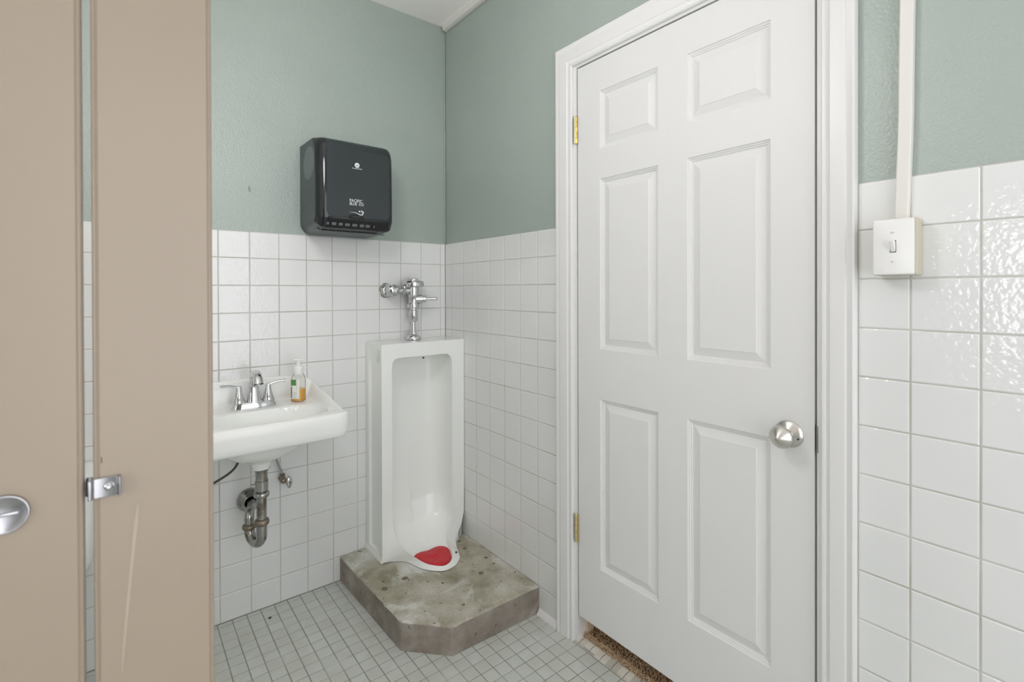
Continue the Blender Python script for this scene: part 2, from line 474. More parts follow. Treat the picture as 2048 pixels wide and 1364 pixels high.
tiles(bm, xs, ys, lambda u, v, nn: (u, v, nn), gap=0.0034, bev=0.0014, h0=-0.0012, jit=0.00025, skip=ped_skip)
floor = struct(obj('floor', bm, [M['floor_tile'], M['floor_grout']], ang=9), 'floor of small square grey tiles', 'floor')
# rounded threshold tiles at the door
bm = BM()
y = D_Y0 + 0.005
yy = [-0.89 - 0.0508 * k for k in range(17)]
yy = [D_Y0 + 0.004] + [v for v in yy if v < D_Y0 and v > D_Y1] + [D_Y1 - 0.004]
for a, b in zip(yy[:-1], yy[1:]):
    prof = [(-0.0075, -0.01), (-0.0075, 0.001), (0.0, 0.0038), (0.012, 0.0075), (0.028, 0.009), (0.036, 0.0085), (0.036, -0.01)]
    loft(bm, [[(x, v, z) for x, z in prof] for v in (a - 0.0009, b + 0.0009)], close=False)
box(bm, (-0.006, D_Y1, -0.02), (0.036, D_Y0, 0.0005), 1)
struct(obj('trim_3', bm, [M['edge_tile'], M['floor_grout']], ang=30), 'row of rounded beige threshold tiles under the door', 'threshold')
bm = BM()
loft(bm, [[(0.0, v, 0.021), (-0.004, v, 0.019), (-0.0155, v, 0.003), (-0.016, v, 0.0), (0.0, v, 0.0)] for v in (-0.722, -0.760, -0.800, -0.832)], True, True, True)
struct(obj('trim_4', bm, M['trim'], ang=30), 'short white caulked strip at the foot of the wall between plinth and door', 'trim')
# white raceway where the ceiling meets the door wall
bm = BM()
prof = [(0.003, 2.604), (-0.012, 2.604), (-0.018, 2.607), (-0.021, 2.613), (-0.021, 2.6325), (0.003, 2.6325)]
loft(bm, [[(x, v, z) for x, z in prof] for v in (-0.012, -3.4)], True, True, True)
struct(obj('trim_2', bm, M['raceway'], bevel=0.001), 'thin white moulding along the ceiling above the door wall', 'moulding')
# door casing and jamb
cas = [(0.0, 0.0), (0.0, 0.009), (0.004, 0.0125), (0.010, 0.0125), (0.0135, 0.0095), (0.019, 0.0115), (0.0235, 0.0150), (0.050, 0.0165), (0.0585, 0.0165), (0.0615, 0.0130),
       (0.066, 0.0145), (0.0755, 0.0175), (0.0795, 0.0165), (0.0815, 0.0120), (0.0815, -0.003)]
bm = BM()
stn = []
for w, h in cas:
    stn.append([(-h, D_Y0 + w, 0.0), (-h, D_Y0 + w, D_ZT + w), (-h, D_Y1 - w * 0.88, D_ZT + w), (-h, D_Y1 - w * 0.88, 0.0)])
loft(bm, stn, close=False)
trim1 = struct(obj('trim_1', bm, M['trim'], ang=28), 'white moulded casing around the door', 'door casing')
bm = BM()
box(bm, (0.0, D_Y0 - 0.0135, 0.0), (0.13, D_Y0 + 0.013, D_ZT + 0.013)); box(bm, (0.0, D_Y1 - 0.013, 0.0), (0.13, D_Y1 + 0.0115, D_ZT + 0.013))
box(bm, (0.0, D_Y1 + 0.0115, D_ZT - 0.0085), (0.13, D_Y0 - 0.0135, D_ZT + 0.013))
obj('jamb', bm, M['trim'], trim1, smooth=False)
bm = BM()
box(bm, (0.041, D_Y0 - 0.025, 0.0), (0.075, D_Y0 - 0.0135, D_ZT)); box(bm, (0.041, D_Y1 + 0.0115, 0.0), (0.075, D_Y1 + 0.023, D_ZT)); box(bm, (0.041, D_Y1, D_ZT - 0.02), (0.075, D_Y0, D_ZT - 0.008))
obj('door_stop', bm, M['beige_hall_warm_tint'], trim1, smooth=False)['label'] = 'door stop tinted beige for warm hallway light'  # beige puts warm hallway light into the colour of a white stop
bm = BM(); box(bm, (0.0015, D_Y1 + 0.0110, 0.895), (0.03, D_Y1 + 0.0128, 0.962)); box(bm, (-0.001, D_Y1 + 0.009, 0.897), (0.003, D_Y1 + 0.0125, 0.960))
obj('strike_plate', bm, M['steel'], trim1, smooth=False)['label'] = 'tarnished steel strike plate'

# ------------------------------------------------------------------ entrance door
DY0, DY1, DZ0, DZ1, DX = -0.9365, -1.7192, 0.1025, 2.0905, 0.0015
bm = BM()
cy = [DY0, -1.0415, -1.2782, -1.3785, -1.6165, DY1]
cz = [DZ0, 0.313, 0.908, 1.0825, 1.674, 1.7775, 1.979, DZ1]
steps = [(0, 0), (0.0025, 0.0034), (0.0055, 0.0040), (0.0075, 0.0065), (0.0105, 0.0070), (0.0125, 0.0098), (0.0155, 0.0102), (0.0370, 0.0040), (0.0385, 0.0028)]
for i in range(5):
    for j in range(7):
        y0, y1, z0, z1 = cy[i], cy[i + 1], cz[j], cz[j + 1]
        if i in (1, 3) and j in (1, 3, 5):
            R = loft(bm, [[(DX + d, y0 - s, z0 + s), (DX + d, y1 + s, z0 + s), (DX + d, y1 + s, z1 - s), (DX + d, y0 - s, z1 - s)] for s, d in steps], True, False, True)
        else:
            quad(bm, [(DX, y0, z0), (DX, y1, z0), (DX, y1, z1), (DX, y0, z1)])
bmesh.ops.remove_doubles(bm, verts=bm.verts, dist=1e-5)
B = DX + 0.036
for a, b in (((DY0, DZ0), (DY1, DZ0)), ((DY1, DZ0), (DY1, DZ1)), ((DY1, DZ1), (DY0, DZ1)), ((DY0, DZ1), (DY0, DZ0))):
    quad(bm, [(DX, a[0], a[1]), (DX, b[0], b[1]), (B, b[0], b[1]), (B, a[0], a[1])])
quad(bm, [(B, DY0, DZ0), (B, DY1, DZ0), (B, DY1, DZ1), (B, DY0, DZ1)])
bmesh.ops.remove_doubles(bm, verts=bm.verts, dist=1e-5)
door = obj('door_1', bm, M['door'], ang=20)
struct(door, 'white six-panel entrance door with a round knob', 'door')
for z0, z1, which in ((1.8205, 1.9185, 'upper'), (0.3695, 0.4695, 'lower')):
    bm = BM()
    n = 5; step = (z1 - z0) / n
    for k in range(n):
        lathe(bm, [(0.0046, 0.0003), (0.0052, 0.0008), (0.0052, step - 0.0008), (0.0046, step - 0.0003)], (-0.0052, -0.9295, z0 + k * step), n=16)
    lathe(bm, [(0.0036, 0), (0.0036, z1 - z0)], (-0.0052, -0.9295, z0), n=12)
    lathe(bm, [(0.0045, 0), (0.004, 0.002), (0.001, 0.003)], (-0.0052, -0.9295, z1), n=12)
    for k in (0, 2, 4):
        box(bm, (-0.0035, -0.9385, z0 + k * step + 0.001), (-0.0015, -0.9310, z0 + (k + 1) * step - 0.001))
    box(bm, (-0.0022, -0.9372, z0), (-0.0008, -0.9310, z1))
    hg = obj('hinge', bm, M['brass'], door, ang=40)
    hg['label'] = which + ' polished brass hinge'
# knob
kc = Vector((DX, -1.6612, 0.9275))
bm = BM()
lathe(bm, [(0.0335, 0.0), (0.0335, 0.0015), (0.032, 0.0035), (0.026, 0.0075), (0.019, 0.0105), (0.0155, 0.0125), (0.0135, 0.0135)], kc, (-1, 0, 0), 48)
rose = obj('knob_rose', bm, M['nickel'], door, ang=30)
bm = BM()
lathe(bm, [(0.0125, 0.0125), (0.0115, 0.020), (0.0125, 0.026), (0.0185, 0.0325), (0.0245, 0.0385), (0.0275, 0.0440), (0.0268, 0.0475), (0.0225, 0.0525), (0.0150, 0.0590), (0.0080, 0.0645), (0.0025, 0.0682), (0.0004, 0.0690)], kc, (-1, 0, 0), 48)
knob = obj('door_knob', bm, M['nickel'], door, ang=50)
knob['label'] = 'brushed nickel pointed round knob'
bm = BM(); disc(bm, kc + Vector((-0.0055, -0.0225, -0.006)), (-1, -0.25, 0), 0.0034, 0.003, 16)
obj('release_hole', bm, M['dark'], rose)

# ------------------------------------------------------------------ hallway carpet under the door
bm = BM()
CY0, CY1 = -0.9325, -1.724
prof = [(0.036, 0.002), (0.037, 0.010), (0.044, 0.017), (0.060, 0.020), (0.34, 0.020), (0.34, -0.01), (0.036, -0.01)]
loft(bm, [[(x, v, z) for x, z in prof] for v in (CY0, CY1)], True, True, True, 1)
rnd = random.Random(3)
for k in range(9000):
    t_ = rnd.random()
    y_ = rnd.uniform(CY1, CY0)
    if t_ < 0.42:
        a = rnd.uniform(-0.1, 1.3)
        bx, bz = 0.046 - 0.010 * math.cos(a), 0.006 + 0.013 * math.sin(max(a, 0))
        d = Vector((-math.cos(a), rnd.uniform(-0.5, 0.5), 0.25 + math.sin(a)))
    else:
        bx, bz = rnd.uniform(0.046, 0.20), 0.0185
        d = Vector((rnd.uniform(-0.6, 0.3), rnd.uniform(-0.5, 0.5), 1.0))
    d = d.normalized() * rnd.uniform(0.006, 0.011)
    u, v = frame_of(d); w = 0.0016
    b = Vector((bx, y_, bz)); bs = [bm.verts.new(b + (u * math.cos(q) + v * math.sin(q)) * w) for q in (0.3, 2.4, 4.5)]
    tp = [bm.verts.new(b + d + (u * math.cos(q) + v * math.sin(q)) * w * 0.75) for q in (0.3, 2.4, 4.5)]
    for i in range(3): bm.faces.new((bs[i], bs[(i + 1) % 3], tp[(i + 1) % 3], tp[i]))
    bm.faces.new(tp)
tag(obj('carpet', bm, [M['carpet'], M['carpet_back']], smooth=False), 'brown carpet pile showing under the white door', 'carpet', kind='stuff')
# hallway beyond the door
bm = BM(); box(bm, (0.13, -0.2, -0.1), (1.1, -2.5, -0.02)); box(bm, (1.1, -0.2, -0.1), (1.15, -2.5, 2.5)); box(bm, (0.13, -0.2, 2.3), (1.15, -2.5, 2.4)); box(bm, (0.13, -0.15, -0.1), (1.15, -0.2, 2.4)); box(bm, (0.13, -2.5, -0.1), (1.15, -2.55, 2.4))
hl = bpy.data.lights.new('hallway_lamp', 'AREA'); hl.size = 0.5; hl.energy = 5; hl.color = (1.0, 0.90, 0.78)
ho = bpy.data.objects.new('hallway_lamp', hl); COL.objects.link(ho); ho.location = (0.62, -1.3, 2.25)
struct(obj('wall_hallway', bm, M['beige_hall_warm_tint'], smooth=False), 'beige hallway beyond the door', 'wall')

# ------------------------------------------------------------------ light switch and raceway
sw = thing('light_switch', 'surface mounted white toggle light switch on the tiled wall right of the door', 'light switch', (0, -1.887, 1.375))
bm = BM(); rbox(bm, (0.0, -1.924, 1.3165), (-0.0415, -1.8495, 1.4335), 0.0035, 3)
obj('mounting_box', bm, M['ivory'], sw, ang=30)['label'] = 'ivory surface box'
bm = BM()
o1 = rrect(0.070, 0.1155, 0.003, 3)
loft(bm, [[(-0.0412 - d, -1.8845 + a * k, 1.3755 + b * k2) for a, b in o1] for d, k, k2 in ((0, 1, 1), (0.003, 1, 1), (0.0052, 0.975, 0.985), (0.006, 0.93, 0.957))], True, True, True)
plate = obj('cover_plate', bm, M['white_plastic'], sw, ang=30)
bm = BM(); box(bm, (-0.0470, -1.8905, 1.3635), (-0.0476, -1.8795, 1.3885))
obj('toggle_frame', bm, M['mark_grey'], plate, smooth=False)
bm = BM()
loft(bm, [[(-0.0472 - dx, -1.885 + a, z + b) for a, b in rrect(0.0088, hgt, 0.0015, 2)] for dx, z, hgt in ((0, 1.376, 0.022), (0.004, 1.378, 0.017), (0.012, 1.3865, 0.0085), (0.014, 1.388, 0.006))], True, False, True)
obj('toggle', bm, M['white_plastic'], sw, ang=40)
for z in (1.4055, 1.3455):
    bm = BM(); lathe(bm, [(0.0036, 0), (0.0036, 0.0006), (0.002, 0.0013), (0.0001, 0.0014)], (-0.0470, -1.885, z), (-1, 0, 0), 16)
    box(bm, (-0.0484, -1.8882, z - 0.0004), (-0.0480, -1.8818, z + 0.0004), 1)
    obj('plate_screw', bm, [M['white_plastic'], M['mark_grey']], sw, ang=40)
bm = BM()
path = [(1.428, -1.8900), (1.50, -1.8918), (1.60, -1.8952), (1.66, -1.8965), (1.75, -1.8972), (1.9, -1.8990), (2.606, -1.9010)]
pr = [(0.0025, 0.0125), (-0.0105, 0.0118), (-0.0128, 0.0098), (-0.0128, -0.0098), (-0.0105, -0.0118), (0.0025, -0.0125)]
loft(bm, [[(x, yc + dy, z) for x, dy in pr] for z, yc in path], True, True, True)
tag(obj('cable_raceway', bm, M['raceway'], ang=25), 'long white cable raceway rising from the light switch up the green wall', 'cable cover')

# ------------------------------------------------------------------ concrete plinth in the corner
plan = [(0.0, 0.0), (-0.5445, 0.0), (-0.5245, -0.567), (-0.3945, -0.705), (0.0, -0.7185)]
hts = [0.1075, 0.1085, 0.1055, 0.1055, 0.1085]
bm = BM()
bot = [bm.verts.new((x - 0.001, y - 0.001, 0.0)) for x, y in plan]
top = [bm.verts.new((x - 0.001, y - 0.001, z)) for (x, y), z in zip(plan, hts)]
N = len(plan)
for i in range(N):
    bm.faces.new((bot[i], bot[(i + 1) % N], top[(i + 1) % N], top[i]))
bm.faces.new(top)
te = [e for e in bm.edges if e.verts[0] in top and e.verts[1] in top and not (abs(e.verts[0].co.y) < 0.01 and abs(e.verts[1].co.y) < 0.01) and not (abs(e.verts[0].co.x) < 0.01 and abs(e.verts[1].co.x) < 0.01)]
ve = [e for e in bm.edges if (e.verts[0] in (bot[2], bot[3])) and (e.verts[1] in (top[2], top[3]))]
bmesh.ops.bevel(bm, geom=te + ve, offset=0.0045, segments=1, affect='EDGES')
bmesh.ops.triangulate(bm, faces=bm.faces[:])
for _ in range(7):
    le = [e for e in bm.edges if e.calc_length() > 0.011]
    if not le: break
    bmesh.ops.subdivide_edges(bm, edges=le, cuts=1)
    bmesh.ops.triangulate(bm, faces=bm.faces[:])
bm.normal_update()
for v in bm.verts:
    if v.co.z < 0.001 or v.co.x > -0.003 or v.co.y > -0.003: continue
    nz = noise.fractal(v.co * 24, 1.0, 2.0, 4) * 0.0016 + noise.noise(v.co * 9) * 0.0012
    if v.normal.z > 0.93: nz *= 0.35
    elif v.normal.z > 0.15: nz = noise.noise(v.co * 45) * 0.0028 - 0.0004
    v.co += v.normal * nz
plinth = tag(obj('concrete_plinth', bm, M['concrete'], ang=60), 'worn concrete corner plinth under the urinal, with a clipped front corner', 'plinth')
rnd = random.Random(11)
def blot(bm, x, y, z, r, k):
    lathe(bm, [(r, 0), (r * 0.8, k), (r * 0.3, k * 1.3)], (x, y, z), (0, 0, 1), 12, 0, False, True, 1, rnd.uniform(0.75, 1.2))
for x, y, r in ((-0.49, -0.35, 0.013), (-0.475, -0.30, 0.006), (-0.395, -0.335, 0.012), (-0.06, -0.22, 0.010), (-0.075, -0.29, 0.011), (-0.045, -0.415, 0.010), (-0.045, -0.475, 0.008), (-0.13, -0.50, 0.012), (-0.29, -0.46, 0.006), (-0.30, -0.63, 0.006), (-0.10, -0.60, 0.004)):
    bm = BM(); blot(bm, x, y, 0.1068, r, 0.0016)
    obj('stain_spot', bm, M['stain'], plinth)

# ------------------------------------------------------------------ stall urinal
ur = thing('urinal', 'tall white floor-standing stall urinal on a concrete plinth in the corner', 'urinal', (-0.2125, -0.09, 0.108))
K = [  # inner rim, outer rim, spine point, blend 0 stall .. 1 lip, skirt type
    ((-.2215, -.172, .990), (-.2215, -.172, 1.054), (-.2215, -.030, .965), 0, 't'),
    ((-.345, -.172, .990), (-.345, -.172, 1.054), (-.2215, -.030, .965), 0, 't'),
    ((-.366, -.174, .979), (-.4225, -.175, 1.054), (-.2215, -.030, .955), 0, 't'),
    ((-.3745, -.175, .950), (-.4225, -.175, 1.030), (-.2215, -.030, .930), 0, 's'),
    ((-.3745, -.175, .600), (-.4225, -.175, .600), (-.2215, -.030, .600), 0, 's'),
    ((-.3745, -.175, .371), (-.4225, -.175, .371), (-.2215, -.033, .371), 0, 's'),
    ((-.3745, -.180, .263), (-.4228, -.1755, .240), (-.2215, -.050, .250), .05, 's'),
    ((-.3704, -.195, .219), (-.4235, -.1765, .170), (-.2215, -.075, .190), .15, 's'),
    ((-.3636, -.215, .190), (-.4245, -.178, .111), (-.2215, -.105, .155), .3, 's'),
    ((-.3476, -.240, .167), (-.386, -.190, .111), (-.2215, -.140, .130), .5, 'd'),
    ((-.325, -.270, .148), (-.340, -.226, .111), (-.2215, -.180, .1165), .75, 'd'),
    ((-.2944, -.320, .129), (-.310, -.318, .111), (-.2215, -.230, .1135), 1, 'd'),
    ((-.2659, -.355, .1235), (-.274, -.370, .111), (-.2215, -.240, .1130), 1, 'd'),
    ((-.2319, -.379, .1225), (-.237, -.394, .111), (-.2215, -.250, .1125), 1, 'd'),
    ((-.1873, -.3594, .1225), (-.184, -.386, .111), (-.2215, -.240, .1130), 1, 'd'),
    ((-.160, -.320, .1245), (-.143, -.354, .111), (-.2215, -.230, .1135), 1, 'd'),
    ((-.148, -.290, .130), (-.1254, -.326, .111), (-.2215, -.205, .1145), .9, 'd'),
    ((-.142, -.260, .143), (-.100, -.262, .111), (-.2215, -.180, .1165), .75, 'd'),
    ((-.1243, -.230, .161), (-.0867, -.230, .131), (-.2215, -.140, .130), .5, 'd'),
    ((-.0953, -.202, .188), (-.0514, -.200, .145), (-.2215, -.105, .155), .3, 'd'),
    ((-.074, -.184, .225), (-.022, -.182, .170), (-.2215, -.075, .190), .12, 's'),
    ((-.0688, -.176, .290), (-.005, -.176, .225), (-.2215, -.040, .280), .0, 's'),
    ((-.0687, -.175, .420), (-.002, -.175, .400), (-.2215, -.033, .400), 0, 's'),
    ((-.0687, -.175, .600), (-.002, -.175, .600), (-.2215, -.030, .600), 0, 's'),
    ((-.0690, -.175, .945), (-.002, -.175, 1.000), (-.2215, -.030, .930), 0, 's'),
    ((-.078, -.174, .976), (-.002, -.175, 1.054), (-.2215, -.030, .955), 0, 't'),
    ((-.100, -.172, .990), (-.100, -.172, 1.054), (-.2215, -.030, .965), 0, 't'),
]
SUB = 7
RI, RO, SP, BL, SK = [], [], [], [], []
nk = len(K)
def crp(a, b, c, d, t):
    a, b, c, d = map(Vector, (a, b, c, d))
    m1 = (c - a) * 0.5; m2 = (d - b) * 0.5
    L = (c - b).length
    for mm in (m1, m2):
        if mm.length > L: mm *= L / mm.length
    t2, t3 = t * t, t * t * t
    return (2 * t3 - 3 * t2 + 1) * b + (t3 - 2 * t2 + t) * m1 + (-2 * t3 + 3 * t2) * c + (t3 - t2) * m2
for i in range(nk):
    q = [K[(i + j - 1) % nk] for j in range(4)]
    for s in range(SUB):
        t_ = s / SUB
        RI.append(crp(q[0][0], q[1][0], q[2][0], q[3][0], t_))
        straight = q[1][4] != 'd' or q[2][4] != 'd'
        RO.append(Vector(q[1][1]).lerp(Vector(q[2][1]), t_) if straight else crp(q[0][1], q[1][1], q[2][1], q[3][1], t_))
        SP.append(Vector(q[1][2]).lerp(Vector(q[2][2]), t_)); BL.append(q[1][3] * (1 - t_) + q[2][3] * t_)
        SK.append(q[1][4] + q[2][4])
bm = BM()
NV = 18
rings = [RO]
for f in (0.12, 0.5, 0.88): 
    rings.append([o_.lerp(i_, f) for o_, i_ in zip(RO, RI)])
rings.append(RI)
E_ = 0.56
for k in range(1, NV + 1):
    th = PI / 2 * k / NV
    fl, gd = math.cos(th) ** E_ if k < NV else 0.0, 1 - math.sin(th) ** E_
    ring = []
    for R_, A_, w in zip(RI, SP, BL):
        d = R_ - A_
        ring.append(A_ + Vector((d.x * fl, d.y * (gd * (1 - w) + fl * w), d.z * (fl * (1 - w) + gd * w))))
    rings.append(ring)
V = loft(bm, rings)
ro = V[0]; L_ = len(ro)
side_l = [(0, 0), (-0.004, 0)]
for i in range(L_):
    j = (i + 1) % L_
    a, b = ro[i].co.copy(), ro[j].co.copy(); ty = SK[i]
    if ty[0] == 'd' or ty[1] == 'd':
        p = [Vector((a.x, a.y, 0.1095)), Vector((b.x, b.y, 0.1095))]
        if ty == 'sd' or ty == 'ds':
            p = [Vector((a.x, max(a.y, a.y * 0.5), 0.1095)), Vector((b.x, b.y, 0.1095))]
        bm.faces.new((ro[i], ro[j], bm.verts.new(p[1]), bm.verts.new(p[0])))
    elif ty == 'tt':
        bm.faces.new((ro[i], ro[j], bm.verts.new((b.x, -0.0015, b.z)), bm.verts.new((a.x, -0.0015, a.z))))
    else:
        left = a.x < -0.2
        def rec(z): return 0.011 if left and 0.137 < z < 1.017 else 0.0
        cols = []
        for p, v0 in ((a, ro[i]), (b, ro[j])):
            r = rec(p.z); col = [v0]
            for dy, k_ in ((0.020, 0), (0.028, 1), (0.135, 1), (0.143, 0)):
                col.append(bm.verts.new((p.x + r * k_, p.y + dy, p.z)))
            col.append(bm.verts.new((p.x, -0.0015, p.z)))
            cols.append(col)
        for c0, c1, d0, d1 in zip(cols[0][:-1], cols[0][1:], cols[1][:-1], cols[1][1:]):
            bm.faces.new((c0, d0, d1, c1))
bmesh.ops.remove_doubles(bm, verts=bm.verts, dist=2e-5)
# foot flare along the left side
loft(bm, [[(-0.4205, y, 0.1385), (-0.4285, y, 0.122), (-0.4305, y, 0.1095), (-0.40, y, 0.1095)] for y in (-0.0015, -0.179)], True, True, True)
ub = obj('body', bm, M['ceramic'], ur, ang=42, bevel=0.0055, seg=3)
bm = BM(); disc(bm, (-0.2215, -0.1745, 0.9815), (0, -1, 0), 0.004, 0.003, 14)
obj('spray_hole', bm, M['dark'], ur)
bm = BM(); disc(bm, (-0.1375, -0.318, 0.1215), (0, 0, 1), 0.0048, 0.0022, 14)
obj('bolt_hole', bm, M['dark'], ur)
# red screen mat lying in the basin
mo = [(-.307, -.241), (-.290, -.231), (-.269, -.228), (-.252, -.232), (-.237, -.2355), (-.215, -.2335), (-.196, -.231), (-.178, -.233), (-.163, -.2415), (-.153, -.255), (-.150, -.270),
      (-.154, -.290), (-.163, -.311), (-.173, -.335), (-.188, -.354), (-.205, -.368), (-.222, -.373), (-.247, -.367), (-.267, -.3535), (-.281, -.334), (-.292, -.313), (-.300, -.285)]
bm = BM()
mc = Vector((-.228, -.295))
rg = []
for k, z in ((1.0, 0.1205), (1.0, 0.1245), (0.97, 0.1262), (0.7, 0.1258), (0.4, 0.1262), (0.12, 0.1265)):
    rg.append([(mc.x + (x - mc.x) * k, mc.y + (y - mc.y) * k, z + max(0, (y + 0.27)) * 0.10) for x, y in mo])
loft(bm, rg, True, True, True)
tag(obj('urinal_screen', bm, M['red'], ang=50), 'red rubber mat lying in the bottom of the white urinal', 'urinal mat')

# ------------------------------------------------------------------ flush valve
FX, FY = -0.208, -0.052
fv = thing('flush_valve', 'chrome manual flush valve on the tiled wall above the urinal', 'flush valve', (FX, FY, 1.056))
bm = BM(); lathe(bm, [(0.0365, 0.0), (0.0365, 0.004), (0.034, 0.012), (0.027, 0.020), (0.017, 0.0255), (0.0165, 0.033), (0.013, 0.035)], (FX, FY, 1.0565), n=40)
obj('spud_flange', bm, M['chrome'], fv)
bm = BM(); lathe(bm, [(0.0095, 0), (0.0095, 0.07)], (FX, FY, 1.085), n=24)
obj('flush_tube', bm, M['chrome'], fv)
bm = BM(); lathe(bm, [(0.012, 0), (0.019, 0.004), (0.0215, 0.011), (0.0215, 0.055), (0.0175, 0.058), (0.0175, 0.066), (0.0275, 0.068), (0.0290, 0.071), (0.0290, 0.086), (0.0275, 0.089)], (FX, FY, 1.139), n=36)
obj('vacuum_breaker', bm, M['chrome'], fv, ang=25)
bm = BM()
lathe(bm, [(0.0235, 0), (0.0235, 0.030), (0.025, 0.034), (0.028, 0.040), (0.0285, 0.080), (0.040, 0.083), (0.043, 0.086)], (FX, FY, 1.226), n=40)
lathe(bm, [(0.0215, 0), (0.0215, 0.040)], (FX, FY, 1.2485), (0.95, -0.30, 0), 28)
lathe(bm, [(0.0205, 0), (0.0205, 0.046)], (FX, FY, 1.2895), (-1, 0.03, 0), 28)
obj('valve_body', bm, M['chrome'], fv, ang=25)
bm = BM(); lathe(bm, [(0.044, 0), (0.0505, 0.003), (0.0520, 0.008), (0.0515, 0.022), (0.0470, 0.0295), (0.034, 0.0335), (0.026, 0.0345), (0.0245, 0.0345), (0.0245, 0.0395), (0.023, 0.0412)], (FX, FY, 1.3045), n=48)
obj('cap', bm, M['chrome'], fv, ang=25)
bm = BM()
hx = Vector((0.95, -0.30, 0)).normalized()
hc = Vector((FX, FY, 1.2485))
lathe(bm, [(0.0180, 0.030), (0.0225, 0.032), (0.0225, 0.040), (0.0175, 0.043), (0.0175, 0.056), (0.0150, 0.060), (0.008, 0.062)], hc, hx, 32)
tube(bm, cr([hc + hx * 0.058, hc + hx * 0.075 + Vector((0, 0, 0.0003)), hc + hx * 0.100 + Vector((0, 0, .0007)), hc + hx * 0.117 + Vector((0, 0, 0.001))], 4), [0.0058] * 3 + [0.0062, 0.0066, 0.007, 0.0074, 0.0078, 0.0082, 0.0084, 0.0084, 0.008, 0.0065], 16)
obj('handle', bm, M['chrome'], fv, ang=30)
bm = BM()
stx, stz = -0.318, 1.2895
tube(bm, [(FX - 0.040, FY + 0.001, 1.2895), (stx + 0.014, FY + 0.001, 1.2895)], 0.0135, 24)
lathe(bm, [(0.0195, 0), (0.0215, 0.002), (0.0215, 0.014), (0.019, 0.016)], (FX - 0.043, FY + 0.001, 1.2895), (-1, 0, 0), 6)
lathe(bm, [(0.0185, 0), (0.020, 0.002), (0.020, 0.013), (0.0175, 0.015)], (stx + 0.030, FY + 0.001, 1.2895), (-1, 0, 0), 32)
obj('supply_pipe', bm, M['chrome'], fv, ang=25)
bm = BM()
lathe(bm, [(0.0235, 0.0), (0.0245, 0.006), (0.0245, 0.034), (0.0235, 0.052), (0.0265, 0.056), (0.0265, 0.062), (0.0215, 0.0665), (0.0205, 0.0705), (0.0145, 0.0745), (0.0135, 0.0775), (0.0095, 0.0785), (0.0095, 0.082), (0.0082, 0.0835)], (stx, -0.010, stz), (0, -1, 0), 40)
obj('control_stop', bm, M['chrome'], fv, ang=25)
bm = BM(); lathe(bm, [(0.0315, 0.0), (0.0315, 0.003), (0.029, 0.010), (0.0255, 0.013)], (stx - 0.002, -0.001, stz), (0, -1, 0), 36)
obj('wall_flange', bm, M['chrome'], fv)
bm = BM(); 
loft(bm, [[(stx - 0.002 + (0.036 + 0.004 * math.sin(5 * a)) * k * math.cos(a), -y, stz + (0.034 + 0.003 * math.cos(3 * a)) * k * math.sin(a)) for a in [2 * PI * i / 40 for i in range(40)]] for k, y in ((1, 0.0004), (0.97, 0.0022), (0.8, 0.003))], True, False, True)
obj('putty_ring', bm, M['corroded'], fv)['label'] = 'crumbling brown putty around the pipe'

# ------------------------------------------------------------------ paper towel dispenser
XA, XB, ZB, ZT, YD = -0.7055, -0.383, 1.5285, 1.9005, -0.232
dp = thing('paper_towel_dispenser', 'black wall-mounted paper towel dispenser with white logos on the green wall', 'dispenser', ((XA + XB) / 2, 0.0035, 1.53))
def prof_d(ins, yb):
    """section in (y,z): along the top, down the front, under the chin, back to the wall"""
    a = [(yb, ZT - ins * 0.05), (-0.165 + ins * 0.2, ZT + 0.0005 - ins * 0.16)]
    a += [(-0.196 + ins * .8, ZT - 0.004 - ins * 0.4), (-0.212 + ins * .95, ZT - 0.013 - ins * 0.6), (-0.222 + ins, ZT - 0.026 - ins * .65), (-0.227 + ins, ZT - 0.045 - ins * .5)]
    a += [(-0.2300 + ins, 1.78), (YD + ins, 1.68), (-0.2325 + ins, 1.60), (-0.2315 + ins, 1.582)]
    a += [(-0.2285 + ins, 1.571 + ins * .2), (-0.214 + ins * .9, 1.5405 + ins * .7), (-0.206 + ins * .7, 1.5375 + ins * .9), (-0.192 + ins * .4, 1.5365 + ins), (-0.130, ZB + 0.0025 + ins), (-0.05, ZB + ins), (yb, ZB + 0.002 + ins)]
    return a
def dloft(bm, sts, yb=0.0035, lo=0, hi=None, off=0.0):
    rg = []
    for x, ins in sts:
        p = prof_d(ins - off, yb)[lo:hi]
        rg.append([(x, y, z) for y, z in p])
    return loft(bm, rg, close=(lo == 0 and hi is None), cap0=(lo == 0 and hi is None), cap1=(lo == 0 and hi is None))
e = [(0.0, 0.040), (0.0015, 0.034), (0.005, 0.0235), (0.011, 0.0135), (0.019, 0.006), (0.029, 0.0015), (0.040, 0.0)]
sts = [(XA + a, b) for a, b in e] + [(XB - a, b) for a, b in e[::-1]]
bm = BM(); dloft(bm, sts)
obj('housing', bm, M['grey_matte'], dp, ang=35)
bm = BM()
sts2 = [(XA - 0.0006 + a, b) for a, b in e[1:]] + [(XB + 0.0006 - a, b) for a, b in e[1:][::-1]]
dloft(bm, sts2, lo=1, hi=13, off=0.0012)
for f in bm.faces:
    c_ = f.calc_center_median()
    if c_.x < XA + 0.036 or c_.z < 1.58: f.material_index = 1  # black left edge paints in a dark reflection; chin goes black too
M['charcoal_face'] = mat('charcoal_face', srgb(42, 49, 52), 0.30)
cover = obj('cover', bm, [M['charcoal_face'], M['black_gloss']], dp, ang=35)
cover['label'] = 'charcoal cover, its left edge blackened as a dark reflection'
fyat = lambda z: -0.2312 - 0.0018 * max(0, min(1, (1.80 - z) / 0.12)) - 0.0012
